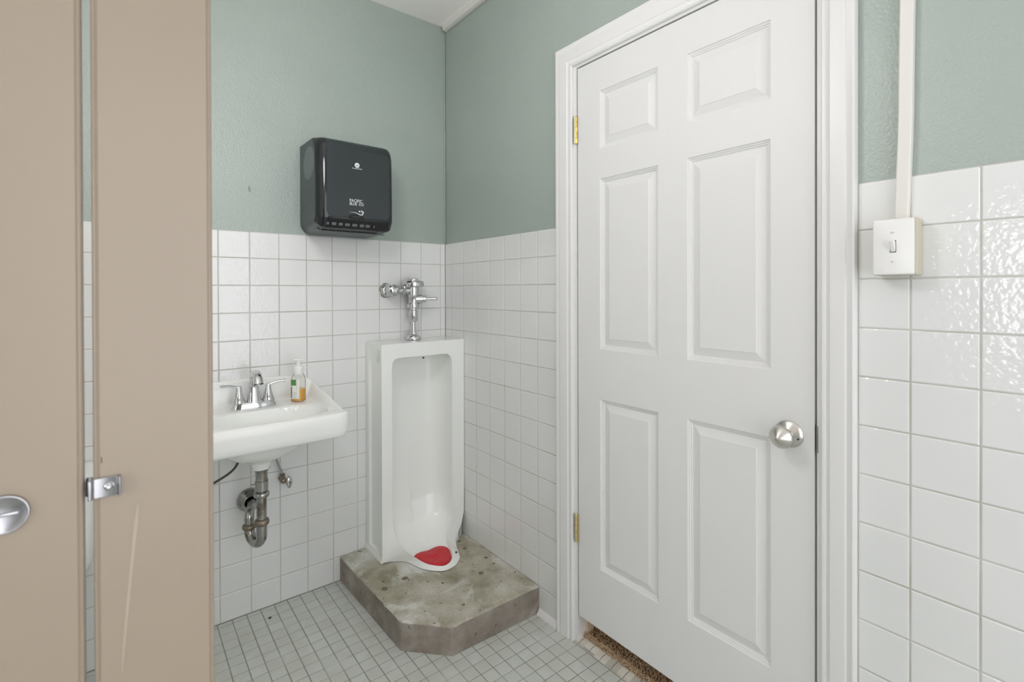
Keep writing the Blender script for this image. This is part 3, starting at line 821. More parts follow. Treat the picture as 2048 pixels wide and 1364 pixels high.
# matte face of the cover, a little proud
bm = BM()
fx0, fx1 = XA + 0.034, XB - 0.026
o1 = [(x, z) for x, z in rrect(fx1 - fx0, 0.272, 0.024, 8)]
loft(bm, [[((fx0 + fx1) / 2 + x * k, fyat(1.720 + z * k) + d, 1.720 + z * k) for x, z in o1] for k, d in ((1, 0.0), (0.995, -0.0012), (0.5, -0.0012), (0.02, -0.0012))], True, False, True)
face = obj('face_panel', bm, M['charcoal_face'], dp, ang=30)
# peep strip along the chin
def chin(z): 
    t_ = (z - 1.5405) / (1.571 - 1.5405)
    return -0.214 - 0.0145 * t_
bm = BM()
wx0, wx1 = XA + 0.036, XB - 0.030
loft(bm, [[(x, chin(z) - 0.0021, z) for z in (1.5415, 1.5725)] for x in (wx0, wx1)], close=False)
loft(bm, [[(wx0, chin(1.5415), 1.5415), (wx1, chin(1.5415), 1.5415)], [(wx0, chin(1.5415) - 0.0021, 1.5415), (wx1, chin(1.5415) - 0.0021, 1.5415)]], close=False)
loft(bm, [[(wx0, chin(1.5725), 1.5725), (wx1, chin(1.5725), 1.5725)], [(wx0, chin(1.5725) - 0.0021, 1.5725), (wx1, chin(1.5725) - 0.0021, 1.5725)]], close=False)
strip = obj('clear_strip', bm, M['black_window'], dp, smooth=False)
for k, (xa, w_) in enumerate(((-0.664, 0.010), (-0.640, 0.018), (-0.613, 0.016), (-0.586, 0.020), (-0.556, 0.021), (-0.526, 0.018), (-0.501, 0.018), (-0.474, 0.005))):
    bm = BM()
    pts = [(xa + a, 1.5545 + b) for a, b in rrect(w_, 0.0105, 0.003, 3)]
    loft(bm, [[(x, chin(z) - 0.0021, z) for x, z in pts], [(x, chin(z) - 0.0027, z) for x, z in pts]], True, False, True)
    obj('icon', bm, M['mark_grey'], strip, smooth=False)
# tear slots underneath
bm = BM()
for k in range(8):
    x0 = -0.672 + k * 0.0292
    box(bm, (x0, -0.166, ZB + 0.0035), (x0 + 0.0245, -0.180, ZB + 0.009))
obj('tear_slots', bm, M['dark'], dp, smooth=False)
bm = BM(); box(bm, (-0.690, -0.150, ZB + 0.0008), (-0.40, -0.158, ZB + 0.006))
obj('tear_bar', bm, M['grey_grain'], dp, smooth=False)
# round pebbled badge on the left side
bm = BM(); lathe(bm, [(0.069, 0), (0.069, 0.001), (0.066, 0.0016), (0.03, 0.0018)], (XA + 0.0007, -0.118, 1.8055), (-1, 0, 0), 48, sx=1.0, sy=0.96)
obj('side_badge', bm, M['grey_grain'], dp)['label'] = 'pebbled grey round badge'
# printed marks
def put_text(txt, size, x, z, parent, name, mt, y=None, align='LEFT', sx=1.0, bold=0.0):
    bm = text_mesh(txt, size, 0.0003, align)
    yy_ = fyat(z) - 0.0018 if y is None else y
    for v in bm.verts:
        v.co = Vector((x + v.co.x * sx, yy_ - v.co.z, z + v.co.y))
    return obj(name, bm, mt, parent, smooth=False)
lx = -0.5495
bm = BM()
lathe(bm, [(0.0098, 0), (0.0098, 0.0006)], (lx, fyat(1.797) - 0.0012, 1.797), (0, -1, 0), 32)
lg = obj('round_logo', bm, M['mark'], face)
bm = BM()
fy2 = fyat(1.797) - 0.0019
for s_ in range(3):
    zz = 1.7935 + s_ * 0.0022; w_ = (0.0056, 0.0048, 0.0022)[s_]
    box(bm, (lx - w_, fy2 - 0.0002, zz), (lx + w_, fy2 + 0.0003, zz + 0.0013))
obj('logo_mark', bm, M['black_gloss'], lg, smooth=False)
put_text('Georgia-Pacific', 0.0068, lx, 1.7815, face, 'maker_lettering', M['mark'], align='CENTER')
put_text('PACIFIC', 0.0168, -0.5820, 1.6465, face, 'title_lettering', M['mark'], sx=0.90)
put_text('BLUE', 0.0168, -0.5820, 1.6335, face, 'title_lettering', M['mark'], sx=0.82)
bm = BM()
bx0, bx1, bz0, bz1 = -0.5430, -0.5240, 1.6338, 1.6448
yb_ = fyat(1.64) - 0.0019
for a, b in (((bx0, bz0), (bx1, bz0 + 0.001)), ((bx0, bz1 - 0.001), (bx1, bz1)), ((bx0, bz0), (bx0 + 0.001, bz1)), ((bx1 - 0.001, bz0), (bx1, bz1))):
    box(bm, (a[0], yb_ - 0.0002, a[1]), (b[0], yb_ + 0.0003, b[1]))
obj('title_frame', bm, M['mark'], face, smooth=False)
put_text('ULTRA', 0.0050, -0.5335, 1.6375, face, 'title_lettering', M['mark'], align='CENTER')
# swoosh with a small hand and drops
bm = BM()
sw_p = cr([(-0.5625, 0, 1.6045), (-0.547, 0, 1.6047), (-0.533, 0, 1.6030), (-0.525, 0, 1.5985), (-0.520, 0, 1.5975)], 5)
ths = [0.0002 + 0.0016 * (i / (len(sw_p) - 1)) for i in range(len(sw_p))]
ys_ = fyat(1.60) - 0.0019
loft(bm, [[(p.x, ys_, p.z - h), (p.x, ys_, p.z + h), (p.x, ys_ + 0.0003, p.z + h), (p.x, ys_ + 0.0003, p.z - h)] for p, h in zip(sw_p, ths)], True, True, True)
for px_, pz_, r_ in ((-0.5215, 1.6105, 0.0032), (-0.513, 1.6128, 0.0026), (-0.5075, 1.6105, 0.0026), (-0.5062, 1.605, 0.003), (-0.510, 1.5985, 0.003), (-0.5165, 1.5965, 0.0025), (-0.512, 1.6065, 0.0015)):
    lathe(bm, [(r_, 0), (r_, 0.0005)], (px_, ys_ + 0.0003, pz_), (0, -1, 0), 10)
for v in bm.verts: v.co.x -= 0.0195
obj('hand_emblem', bm, M['mark'], face, smooth=False)
# dark sensor hump with faint script
bm = BM()
o1 = [(-0.032, 0), (-0.029, 0.010), (-0.022, 0.0145), (-0.010, 0.0165), (0.006, 0.016), (0.018, 0.013), (0.026, 0.008), (0.032, 0)]
loft(bm, [[(-0.552 + a * 1.05, fyat(1.585) - 0.0010 - d, 1.5795 + b * 1.1) for a, b in o1] for d in (0, 0.0012)], True, False, True)
hump = obj('sensor_hump', bm, M['black_window'], dp, smooth=False)
bm = BM()
sc_p = [(-0.572 + 0.0032 * i, 0, 1.5860 + (0.0025 if i % 2 else -0.001) + (0.003 if i in (0, 5, 9) else 0)) for i in range(13)]
tube(bm, [(p[0], fyat(1.585) - 0.0026, p[2]) for p in cr(sc_p, 3)], 0.0004, 5)
obj('faint_script', bm, M['mark_grey'], hump)
# small painted-over wall plug
bm = BM()
box(bm, (-0.9022, -0.004, 1.703), (-0.8962, PX, 1.710)); box(bm, (-0.8995, -0.009, 1.690), (-0.8960, PX, 1.700)); lathe(bm, [(0.0042, 0), (0.0042, 0.006), (0.003, 0.008)], (-0.8992, PX, 1.7005), (0, -1, 0), 12)
lathe(bm, [(0.0035, 0), (0.0028, 0.006)], (-0.8985, PX, 1.6885), (0, -1, 0), 10)
tag(obj('wall_anchor', bm, M['paint'], bevel=0.0008), 'tiny painted-over wall anchor on the green wall left of the towel dispenser', 'wall anchor')

# ------------------------------------------------------------------ wall-hung lavatory
SXC, SHW, SYF = -0.9075, 0.2530, -0.4420
sk = thing('sink', 'white wall-hung sink with a raised back and sloping side wings', 'sink', (SXC, 0, 0.76))
def sm(a, b, x):
    t_ = max(0.0, min(1.0, (x - a) / (b - a))); return t_ * t_ * (3 - 2 * t_)
RC, RE = 0.034, 0.013
def hw_at(y):
    f = y - SYF
    if f >= RC: return SHW
    return SHW - RC + math.sqrt(max(0, RC * RC - (RC - f) ** 2))
def rnd_edge(d, r): return 0.0 if d >= r else r - math.sqrt(max(0.0, r * r - (r - d) ** 2))
def sink_z(x, y):
    ax = abs(x - SXC); s = SHW - ax; f = y - SYF; b = -y
    base = 0.8445 + 0.0075 * sm(0.17, 0.40, b)
    r = ((ax / 0.208) ** 3.0 + (abs(y + 0.286) / (0.120 if y < -0.286 else 0.124)) ** 3.0) ** (1 / 3.0)
    if r < 1: base -= 0.118 * (1 - r ** 3.2) ** 0.75 * (0.86 + 0.14 * sm(-0.40, -0.22, y))
    base -= 0.004 * sm(1.12, 1.0, r) if r >= 1 else 0.004
    hb = 0.9398 - 0.013 * (ax / 0.215) ** 2.4 - 0.020 * sm(0.205, 0.253, ax)
    zb = hb - (hb - 0.8445) * sm(0.012, 0.036, b) if b < 0.036 else -1
    zw_t = 0.9060 - (0.9060 - 0.8500) * min(1, b / 0.385)
    zw = zw_t - (zw_t - min(base, zw_t)) * sm(0.010, 0.044, s) if s < 0.044 else -1
    return max(base, zb, zw)
bm = BM()
nx, ny = 132, 96
ysl = []
for j in range(ny + 1):
    t_ = j / ny
    ysl.append(SYF * (1 - math.cos(PI * t_)) / 2 * 0.55 + SYF * t_ * 0.45)
grid = []
for y in ysl:
    h = hw_at(max(y, SYF + 1e-5)); row = []
    for i in range(nx + 1):
        t_ = i / nx
        uu = (-math.cos(PI * t_)) * 0.5 + (2 * t_ - 1) * 0.5
        x = SXC + h * uu
        d = min(h - abs(x - SXC), y - SYF)
        z = sink_z(x, y) - rnd_edge(max(d, 0), RE)
        row.append(bm.verts.new((x, y - 0.0005, z)))
    grid.append(row)
for j in range(ny):
    for i in range(nx):
        bm.faces.new((grid[j][i], grid[j][i + 1], grid[j + 1][i + 1], grid[j + 1][i]))
outl = [grid[j][0] for j in range(ny + 1)] + grid[ny][1:] + [grid[j][nx] for j in range(ny - 1, -1, -1)]
prev = outl
cxy = Vector((SXC, -0.05))
for ins, zz in ((0.0, 0.815), (0.0015, 0.790), (0.0045, 0.772), (0.0085, 0.7645), (0.016, 0.7615), (0.030, 0.7625), (0.034, 0.775)):
    cur = []
    for v in outl:
        x, y = v.co.x, v.co.y
        sgn = 1 if x > SXC else -1
        kx = min(1, max(0.0, (y - SYF)) / RC) if True else 1
        dx = (SHW - ins) / SHW
        nxv = SXC + (x - SXC) * dx
        nyv = y if y > -0.002 else (y * ((-SYF - ins) / -SYF))
        cur.append(bm.verts.new((nxv, nyv, min(v.co.z, zz))))
    for k in range(len(outl) - 1):
        try: bm.faces.new((prev[k], prev[k + 1], cur[k + 1], cur[k]))
        except ValueError: pass
    prev = cur
bmesh.ops.remove_doubles(bm, verts=bm.verts, dist=1e-5)
# belly of the bowl under the apron
n_ = 48; rg = []
for a_, b_, z_, cy_, e_ in ((0.190, 0.115, 0.775, -0.250, 2.6), (0.160, 0.105, 0.750, -0.250, 2.5), (0.128, 0.094, 0.722, -0.250, 2.4), (0.098, 0.078, 0.700, -0.245, 2.2), (0.066, 0.058, 0.684, -0.234, 2.2), (0.041, 0.041, 0.675, -0.224, 2.4), (0.033, 0.033, 0.664, -0.222, 2.6), (0.0275, 0.0275, 0.643, -0.222, 2.4)):
    ring = []
    for k in range(n_):
        a = 2 * PI * k / n_; c_, s_ = math.cos(a), math.sin(a)
        rr = (abs(c_) ** e_ + abs(s_) ** e_) ** (-1 / e_)
        ring.append((SXC + a_ * rr * c_, cy_ + b_ * rr * s_, z_))
    rg.append(ring)
loft(bm, rg, True, False, True)
basin = obj('basin', bm, M['ceramic'], sk, ang=50)
bm = BM(); lathe(bm, [(0.024, 0), (0.024, 0.002), (0.019, 0.003), (0.017, 0.0015)], (SXC, -0.25, 0.7245), n=28)
obj('drain_flange', bm, M['chrome'], sk)

# ------------------------------------------------------------------ faucet on the sink deck
QX, QY, QZ = -0.9065, -0.098, 0.8447
fc = thing('faucet', 'chrome two-handle faucet standing on the back of the white sink', 'faucet', (QX, QY, QZ))
bm = BM()
def oval(w, d, z, e=2.8, n=48, yo=0):
    out = []
    for k in range(n):
        a = 2 * PI * k / n; c_, s_ = math.cos(a), math.sin(a)
        rr = (abs(c_) ** e + abs(s_) ** e) ** (-1 / e)
        out.append((QX + w * rr * c_, QY + yo + d * rr * s_, QZ + z))
    return out
loft(bm, [oval(0.0785, 0.0275, 0.0), oval(0.0785, 0.0275, 0.002), oval(0.0700, 0.0235, 0.0205), oval(0.0685, 0.0225, 0.0225), oval(0.05, 0.012, 0.0232)], True, True, True)
obj('base_plate', bm, M['chrome'], fc, ang=35)
bm = BM()
sec = [(0.0, 0.0015, 0.0285, 0.0270, 0), (0.0, 0.022, 0.0255, 0.0235, 0), (0.001, 0.050, 0.0215, 0.0195, 0), (0.000, 0.080, 0.0185, 0.0170, 5), (-0.004, 0.103, 0.0168, 0.0155, 16), (-0.013, 0.121, 0.0158, 0.0145, 38), (-0.028, 0.131, 0.0155, 0.0138, 66), (-0.046, 0.1325, 0.0156, 0.0132, 90),
       (-0.064, 0.127, 0.0160, 0.0132, 118), (-0.078, 0.1145, 0.0164, 0.0134, 140), (-0.0865, 0.0985, 0.0168, 0.0138, 156)]
rg = []
for y, z, a_, b_, ang_ in sec:
    ca, sa = math.cos(math.radians(ang_)), math.sin(math.radians(ang_))
    ring = []
    for k in range(36):
        a = 2 * PI * k / 36; e_ = 2.5
        c_, s_ = math.cos(a), math.sin(a); rr = (abs(c_) ** e_ + abs(s_) ** e_) ** (-1 / e_)
        px_, py_ = a_ * rr * c_, b_ * rr * s_
        ring.append((QX + px_, QY + y + py_ * ca, QZ + z + py_ * sa))
    rg.append(ring)
loft(bm, rg, True, True, False)
# hollow outlet
last = rg[-1]; cc = Vector((QX, QY - 0.0865, QZ + 0.0985)); dn = Vector((0, math.sin(math.radians(156)) * 0.0, 0)) 
inner = [Vector(cc) + (Vector(p) - cc) * 0.86 for p in last]
deep = [p + Vector((0, 0.006, 0.012)) for p in inner]
loft(bm, [last, inner, deep], True, False, True)
spout = obj('spout', bm, M['chrome'], fc, ang=45)
bm = BM(); lathe(bm, [(0.0095, 0), (0.0105, 0.001), (0.0105, 0.006)], cc + Vector((0, 0.002, 0.001)), (0, 0.45, 0.9), 24)
obj('aerator', bm, M['steel'], spout)
for sgn in (-1, 1):
    hxx = QX + sgn * 0.0510
    bm = BM()
    lathe(bm, [(0.0225, 0.0205), (0.0228, 0.0235), (0.0185, 0.034), (0.0148, 0.047), (0.0118, 0.060), (0.0100, 0.071), (0.0095, 0.079), (0.0085, 0.0835), (0.004, 0.0855)], (hxx, QY, QZ), n=36)
    pts = cr([(hxx - sgn * 0.003, QY, QZ + 0.0735), (hxx + sgn * 0.006, QY, QZ + 0.0805), (hxx + sgn * 0.021, QY - 0.001, QZ + 0.0865), (hxx + sgn * 0.040, QY - 0.003, QZ + 0.0900), (hxx + sgn * 0.0625, QY - 0.005, QZ + 0.0905)], 7)
    m_ = len(pts)
    tube(bm, pts, [0.0092 - 0.0022 * min(1, i / (m_ * 0.5)) + (0.0012 if i > m_ * 0.8 else 0) for i in range(m_)], 20, flat=0.62)
    obj('handle', bm, M['chrome'], fc, ang=45)

# ------------------------------------------------------------------ soap bottle
BX, BY, BZ = -0.7435, -0.098, 0.8449
sb = thing('soap_bottle', 'clear pump bottle with a little orange hand soap on the right corner of the sink', 'soap bottle', (BX, BY, BZ))
ba = math.radians(38)
def bring(w, r, z, dx=0):
    ca, sa = math.cos(ba), math.sin(ba)
    return [(BX + x * ca - y * sa, BY + x * sa + y * ca, BZ + z) for x, y in rrect(w, w, r, 6)]
bm = BM()
loft(bm, [bring(0.038, 0.012, 0.0003), bring(0.046, 0.015, 0.002), bring(0.0475, 0.016, 0.007), bring(0.0475, 0.016, 0.085), bring(0.046, 0.017, 0.096), bring(0.040, 0.0175, 0.104), bring(0.034, 0.0165, 0.109), bring(0.0335, 0.0165, 0.115)], True, True, False)
obj('bottle', bm, M['bottle'], sb, ang=50)
bm = BM()
loft(bm, [bring(0.036, 0.012, 0.0022), bring(0.0435, 0.014, 0.0045), bring(0.0452, 0.015, 0.009), bring(0.0452, 0.015, 0.0485)], True, True, True)
obj('liquid_soap', bm, M['soap'], sb, ang=50)
bm = BM()
# label on the face towards the faucet (normal -x in bottle space) and part of the next corner
lp = [p for p in rrect(0.0481, 0.0481, 0.0163, 6)]
arc = [(-0.02405, 0.0150), (-0.02405, 0.0110), (-0.02405, 0.0070), (-0.02405, 0.0030), (-0.02405, -0.0010), (-0.02405, -0.0045), (-0.02405, -0.0078)] + lp[14:18]
def lab(z0, z1, pts, off, mt, name, parent):
    bm = BM(); ca, sa = math.cos(ba), math.sin(ba)
    def w(p, z):
        x, y = p; l_ = math.hypot(x, y); x += off * x / l_; y += off * y / l_
        return (BX + x * ca - y * sa, BY + x * sa + y * ca, BZ + z)
    loft(bm, [[w(p, z0) for p in pts], [w(p, z1) for p in pts]], close=False)
    return obj(name, bm, mt, parent)
lbl = lab(0.012, 0.090, arc, 0.0003, M['label'], 'label', sb)
lab(0.064, 0.089, arc[:7], 0.0006, M['label_green'], 'label_print', lbl)
lab(0.016, 0.060, arc[:2], 0.0006, M['label_leaf'], 'label_print', lbl)
lab(0.041, 0.066, arc[2:8], 0.0009, M['label_white'], 'label_panel', lbl)
bm = BM(); ca, sa = math.cos(ba), math.sin(ba)
rnd = random.Random(5)
for k in range(12):
    px_, z_ = rnd.choice(arc[:6]), rnd.uniform(0.066, 0.088)
    l_ = math.hypot(*px_); x, y = px_[0] * (1 + 0.0008 / l_), px_[1] * (1 + 0.0008 / l_)
    nrm = Vector((x * ca - y * sa, x * sa + y * ca, 0)).normalized()
    lathe(bm, [(rnd.uniform(0.0018, 0.0036), 0), (0.0012, 0.0004)], (BX + x * ca - y * sa, BY + x * sa + y * ca, BZ + z_), nrm, 7, 0, False, True, 1, 0.6)
obj('label_leaves', bm, M['label_leaf'], lbl, smooth=False)
bm = BM()
lathe(bm, [(0.0185, 0.1105), (0.0190, 0.112), (0.0190, 0.128), (0.0182, 0.138), (0.0168, 0.1415), (0.010, 0.1425)], (BX, BY, BZ), n=36)
obj('collar', bm, M['white_plastic'], sb, ang=40)
bm = BM()
lathe(bm, [(0.0088, 0.142), (0.0088, 0.158), (0.0105, 0.1615), (0.0110, 0.1665)], (BX, BY, BZ), n=28)
hd = [(x * 1.0, y) for x, y in rrect(0.041, 0.019, 0.009, 6)]
loft(bm, [[(BX + x * k, BY - 0.002 + y * k - 0.004 * 0, BZ + z + abs(x) * 0.10) for x, y in hd] for k, z in ((0.8, 0.1605), (1.0, 0.1635), (1.0, 0.1665), (0.92, 0.1685))], True, True, True)
obj('pump_head', bm, M['white_plastic'], sb, ang=40)

# ------------------------------------------------------------------ drain trap under the sink
TX, TY = -0.9055, -0.2200
dt = thing('drain_trap', 'tarnished metal drain pipe and trap hanging below the sink', 'drain pipe', (TX, TY, 0.36))
bm = BM(); lathe(bm, [(0.012, 0.640), (0.0275, 0.641), (0.0290, 0.6435), (0.0215, 0.632), (0.0205, 0.628), (0.0200, 0.600), (0.0200, 0.598)], (TX, TY, 0), n=32)
obj('drain_body', bm, M['old_chrome'], dt, ang=30)
bm = BM(); lathe(bm, [(0.0200, 0.599), (0.0222, 0.598), (0.0222, 0.563), (0.0195, 0.560)], (TX, TY, 0), n=32)
tube(bm, [(TX - 0.016, TY, 0.588), (TX - 0.034, TY + 0.006, 0.5885)], 0.0019, 8)
obj('popup_collar', bm, M['old_chrome'], dt, ang=30)
bm = BM(); lathe(bm, [(0.0168, 0.566), (0.0168, 0.440)], (TX, TY, 0), n=32)
obj('tailpiece', bm, M['old_chrome'], dt)
def slip_nut(c, r, h, mt):
    bm = BM(); lathe(bm, [(r * 0.80, 0), (r * 0.95, h * 0.12), (r, h * 0.35), (r, h * 0.62), (r * 0.93, h * 0.85), (r * 0.78, h)], c, n=32)
    return obj('slip_nut', bm, mt, dt, ang=50)
slip_nut((TX, TY, 0.538), 0.0262, 0.020, M['old_chrome'])
slip_nut((TX, TY, 0.436), 0.0252, 0.022, M['corroded'])
EX, EY = -0.9330, -0.1480
mid = Vector(((TX + EX) / 2, (TY + EY) / 2, 0.4020)); rad_ = Vector((TX - EX, TY - EY, 0)) / 2
pts = [Vector((TX, TY, 0.438))] + [mid + rad_ * math.cos(a) - Vector((0, 0, 0.0395 * math.sin(a))) for a in [PI * k / 18 for k in range(19)]] + [Vector((EX, EY, 0.415))]
bm = BM(); tube(bm, pts, 0.0182, 24)
obj('u_bend', bm, M['old_chrome'], dt, ang=60)
slip_nut((EX, EY, 0.4030), 0.0245, 0.019, M['corroded'])
bm = BM()
WX, WZ = -0.9060, 0.4565
el = [(EX, EY, 0.410), (EX, EY, 0.428), (EX, EY, 0.440)] + [(EX + (WX - EX) * (1 - math.cos(a)) * .3, EY + 0.030 * (1 - math.cos(a)), 0.440 + 0.0265 * math.sin(a) - 0.008 * (1 - math.cos(a))) for a in [PI / 2 * k / 8 for k in range(1, 9)]] + [(WX, -0.060, 0.4575), (WX, -0.004, WZ)]
tube(bm, el, 0.0165, 24)
obj('wall_arm', bm, M['old_chrome'], dt, ang=60)
bm = BM()
lathe(bm, [(0.0460, 0.0), (0.0460, 0.006), (0.0425, 0.016), (0.0335, 0.0215), (0.0300, 0.028), (0.0260, 0.034), (0.0235, 0.036), (0.0215, 0.033), (0.0190, 0.020)], (WX, -0.001, WZ), (0, -1, 0), 44, cap1=False)
obj('wall_flange', bm, M['old_chrome'], dt, ang=40)
# shut-off valve on the right
VX, VZ = -0.787, 0.5145
sv = thing('shutoff_valve', 'small chrome shutoff valve with an oval handle right of the drain pipe', 'valve', (VX, 0, VZ))
bm = BM(); lathe(bm, [(0.0115, 0), (0.0115, 0.006), (0.0095, 0.009), (0.0095, 0.022), (0.0120, 0.023), (0.0120, 0.040), (0.0085, 0.043), (0.0085, 0.052), (0.0040, 0.053), (0.0040, 0.066)], (VX, -0.001, VZ), (0, -1, 0), 24)
lathe(bm, [(0.0085, 0.004), (0.0085, 0.016), (0.0105, 0.017), (0.0105, 0.027), (0.0065, 0.029)], (VX, -0.033, VZ), (-0.15, 0, 1), 6)
obj('valve_body', bm, M['corroded'], sv, ang=30)
bm = BM(); lathe(bm, [(0.0120, 0), (0.0125, 0.0015), (0.0120, 0.004), (0.009, 0.0068), (0.004, 0.0080)], (VX + 0.016, -0.060, VZ - 0.003), (0.30, -1, 0), 36, sx=1.05, sy=2.0)
hv = obj('oval_handle', bm, M['chrome'], sv, ang=50)
bm = BM(); disc(bm, (VX + 0.0182, -0.0676, VZ - 0.003), (0.30, -1, 0), 0.0028, 0.0012, 12)
obj('handle_screw', bm, M['dark'], hv)
bm = BM(); tube(bm, cr([(VX - 0.004, -0.033, VZ + 0.024), (VX - 0.007, -0.035, VZ + 0.038), (VX - 0.016, -0.045, VZ + 0.058), (VX - 0.026, -0.058, VZ + 0.084), (VX - 0.040, -0.075, VZ + 0.120), (VX - 0.060, -0.09, 0.70)], 6), 0.0056, 14)
obj('supply_tube', bm, M['chrome'], sv)
# flexible hose on the left
bm = BM(); tube(bm, cr([(-0.958, -0.090, 0.700), (-0.958, -0.088, 0.650), (-0.966, -0.082, 0.624), (-0.984, -0.078, 0.604), (-1.010, -0.075, 0.588), (-1.040, -0.072, 0.574), (-1.075, -0.055, 0.555), (-1.095, -0.025, 0.530), (-1.098, -0.001, 0.520)], 7), 0.0045, 14)
hs = tag(obj('supply_hose', bm, M['hose'], ang=60), 'thin dark water hose curving from under the left side of the sink', 'hose')
# black speck on the floor
bm = BM(); bmesh.ops.create_icosphere(bm, subdivisions=2, radius=0.0045, matrix=Matrix.Translation((-0.8505, -0.085, 0.0030)) @ Matrix.Diagonal((1.3, 0.8, 0.7, 1)))
tag(obj('debris', bm, M['rubber']), 'tiny black pellet lying on the grey floor tiles below the sink', 'debris')

# ------------------------------------------------------------------ toilet stall
SY = -1.42
def panel(name, x0, x1, z0, z1, y0=SY, th=0.025, parent=None, lip=0.0046):
    """folded sheet-steel panel: face, shallow edge groove, rounded edge strip"""
    bm = BM()
    cx, cz = (x0 + x1) / 2, (z0 + z1) / 2
    def ring(i, d): return [(x0 + i, y0 + d, z0 + i), (x1 - i, y0 + d, z0 + i), (x1 - i, y0 + d, z1 - i), (x0 + i, y0 + d, z1 - i)]
    fr = [(lip + 0.0018, 0.0), (lip + 0.0008, 0.0013), (lip, 0.0013), (lip - 0.0008, 0.0002), (lip * 0.6, -0.0003), (0.0012, 0.0005), (0.0002, 0.0020), (0, 0.005)]
    rg = [ring(i, d) for i, d in fr] + [ring(i, th - d) for i, d in fr[::-1]]
    loft(bm, rg, True, True, True)
    return obj(name, bm, M['stall'], parent, ang=30)
sd = thing('stall_door', 'taupe metal toilet stall door at the far left with a round chrome latch', 'stall door', (-1.68, SY, 0.3))
panel('door_panel', -2.02, -1.3408, 0.30, 1.778, parent=sd)
LX, LZ = -1.4085, 1.0392
bm = BM()
lathe(bm, [(0.0215, 0), (0.0215, 0.0022), (0.0208, 0.0034), (0.0196, 0.0036), (0.0186, 0.0032), (0.0165, 0.0022), (0.0125, 0.0013), (0.007, 0.0008), (0.001, 0.0006)], (LX, SY, LZ), (0, -1, 0), 48)
dish = obj('latch_dish', bm, M['steel'], sd, ang=50)
dish['label'] = 'round chrome latch dish'
bm = BM(); rbox(bm, (LX - 0.0150, SY - 0.0042, LZ - 0.0018), (LX + 0.0120, SY - 0.0002, LZ + 0.0018), 0.0012)
obj('latch_slot', bm, M['steel'], dish)
for z in (0.55, 1.55):
    bm = BM(); lathe(bm, [(0.008, 0), (0.008, 0.07)], (-2.026, SY + 0.0125, z), n=16)
    obj('pivot_hinge', bm, M['chrome'], sd)
sp = thing('stall_pilaster', 'narrow taupe metal stall post in the foreground with a chrome door keeper', 'stall post', (-1.27, SY, 0))
panel('post_panel', -1.3326, -1.2070, 0.004, 2.10, parent=sp)
bm = BM(); rbox(bm, (-1.3345, SY - 0.003, 0.0), (-1.2050, SY + 0.028, 0.075), 0.002)
obj('shoe', bm, M['steel'], sp)
# keeper: folded strap with a rubber bumper and a round-head screw
bm = BM()
kz0, kz1 = 1.0370, 1.0605
strap = [(-1.3375, 0.012), (-1.3375, -0.0075), (-1.3365, -0.0090), (-1.3345, -0.0090), (-1.3335, -0.0075), (-1.3330, -0.0040), (-1.3315, -0.0028), (-1.3110, -0.0026), (-1.3098, -0.0032), (-1.3090, -0.0060), (-1.3080, -0.0088), (-1.3068, -0.0088), (-1.3062, -0.0060), (-1.3066, -0.0006), (-1.3335, -0.0006), (-1.3342, 0.012)]
loft(bm, [[(x, SY + y, z) for x, y in strap] for z in (kz0, kz1)], True, True, True)
kp = obj('keeper', bm, M['steel'], sp, ang=30, bevel=0.0005)
kp['label'] = 'chrome door keeper'
bm = BM(); lathe(bm, [(0.0052, 0), (0.0050, 0.0010), (0.0040, 0.0024), (0.0022, 0.0031), (0.0020, 0.0022), (0.0003, 0.0020)], (-1.3180, SY - 0.0026, 1.0495), (0, -1, 0), 24)
obj('keeper_screw', bm, M['chrome'], kp, ang=50)
bm = BM(); rbox(bm, (-1.3400, SY + 0.0045, 1.0385), (-1.3334, SY + 0.0195, 1.0585), 0.0015)
obj('bumper', bm, M['rubber'], kp)
bm = BM()
loft(bm, [[(x - w, SY - 0.00025, z), (x + w, SY - 0.00025, z)] for x, z, w in ((-1.2895, 1.018, 0.0006), (-1.2918, 0.995, 0.0019), (-1.2962, 0.945, 0.0014), (-1.3005, 0.895, 0.0013), (-1.3045, 0.845, 0.0010), (-1.3065, 0.815, 0.0003))], close=False)
obj('scuff', bm, M['scratch'], sp, smooth=False)
bm = BM(); box(bm, (-1.3250, SY - 0.0003, 1.078), (-1.3242, SY + 0.0003, 1.0855))
obj('paint_chip', bm, M['rubber'], sp, smooth=False)
# ------------------------------------------------------------------ toilet behind the stall door
to = thing('toilet', 'white toilet glimpsed through the gap beside the stall door', 'toilet', (-1.602, -0.35, 0))
tcx = -1.5880
bm = BM()
def trr(w, d, r, z, yc): return [(tcx + x, yc + y, z) for x, y in rrect(w, d, r, 6)]
loft(bm, [trr(0.28, 0.13, 0.04, 0.378, -0.115), trr(0.35, 0.15, 0.05, 0.388, -0.115), trr(0.40, 0.165, 0.045, 0.415, -0.113), trr(0.425, 0.17, 0.04, 0.455, -0.113), trr(0.438, 0.175, 0.035, 0.53, -0.113), trr(0.447, 0.18, 0.035, 0.677, -0.112)], True, True, True)
obj('tank', bm, M['ceramic'], to, ang=50)
bm = BM()
loft(bm, [trr(0.452, 0.192, 0.035, 0.6775, -0.112), trr(0.462, 0.200, 0.038, 0.682, -0.112), trr(0.462, 0.200, 0.038, 0.705, -0.112), trr(0.45, 0.19, 0.035, 0.716, -0.112), trr(0.40, 0.15, 0.03, 0.719, -0.112)], True, True, True)
obj('tank_lid', bm, M['ceramic'], to, ang=50)
bm = BM()
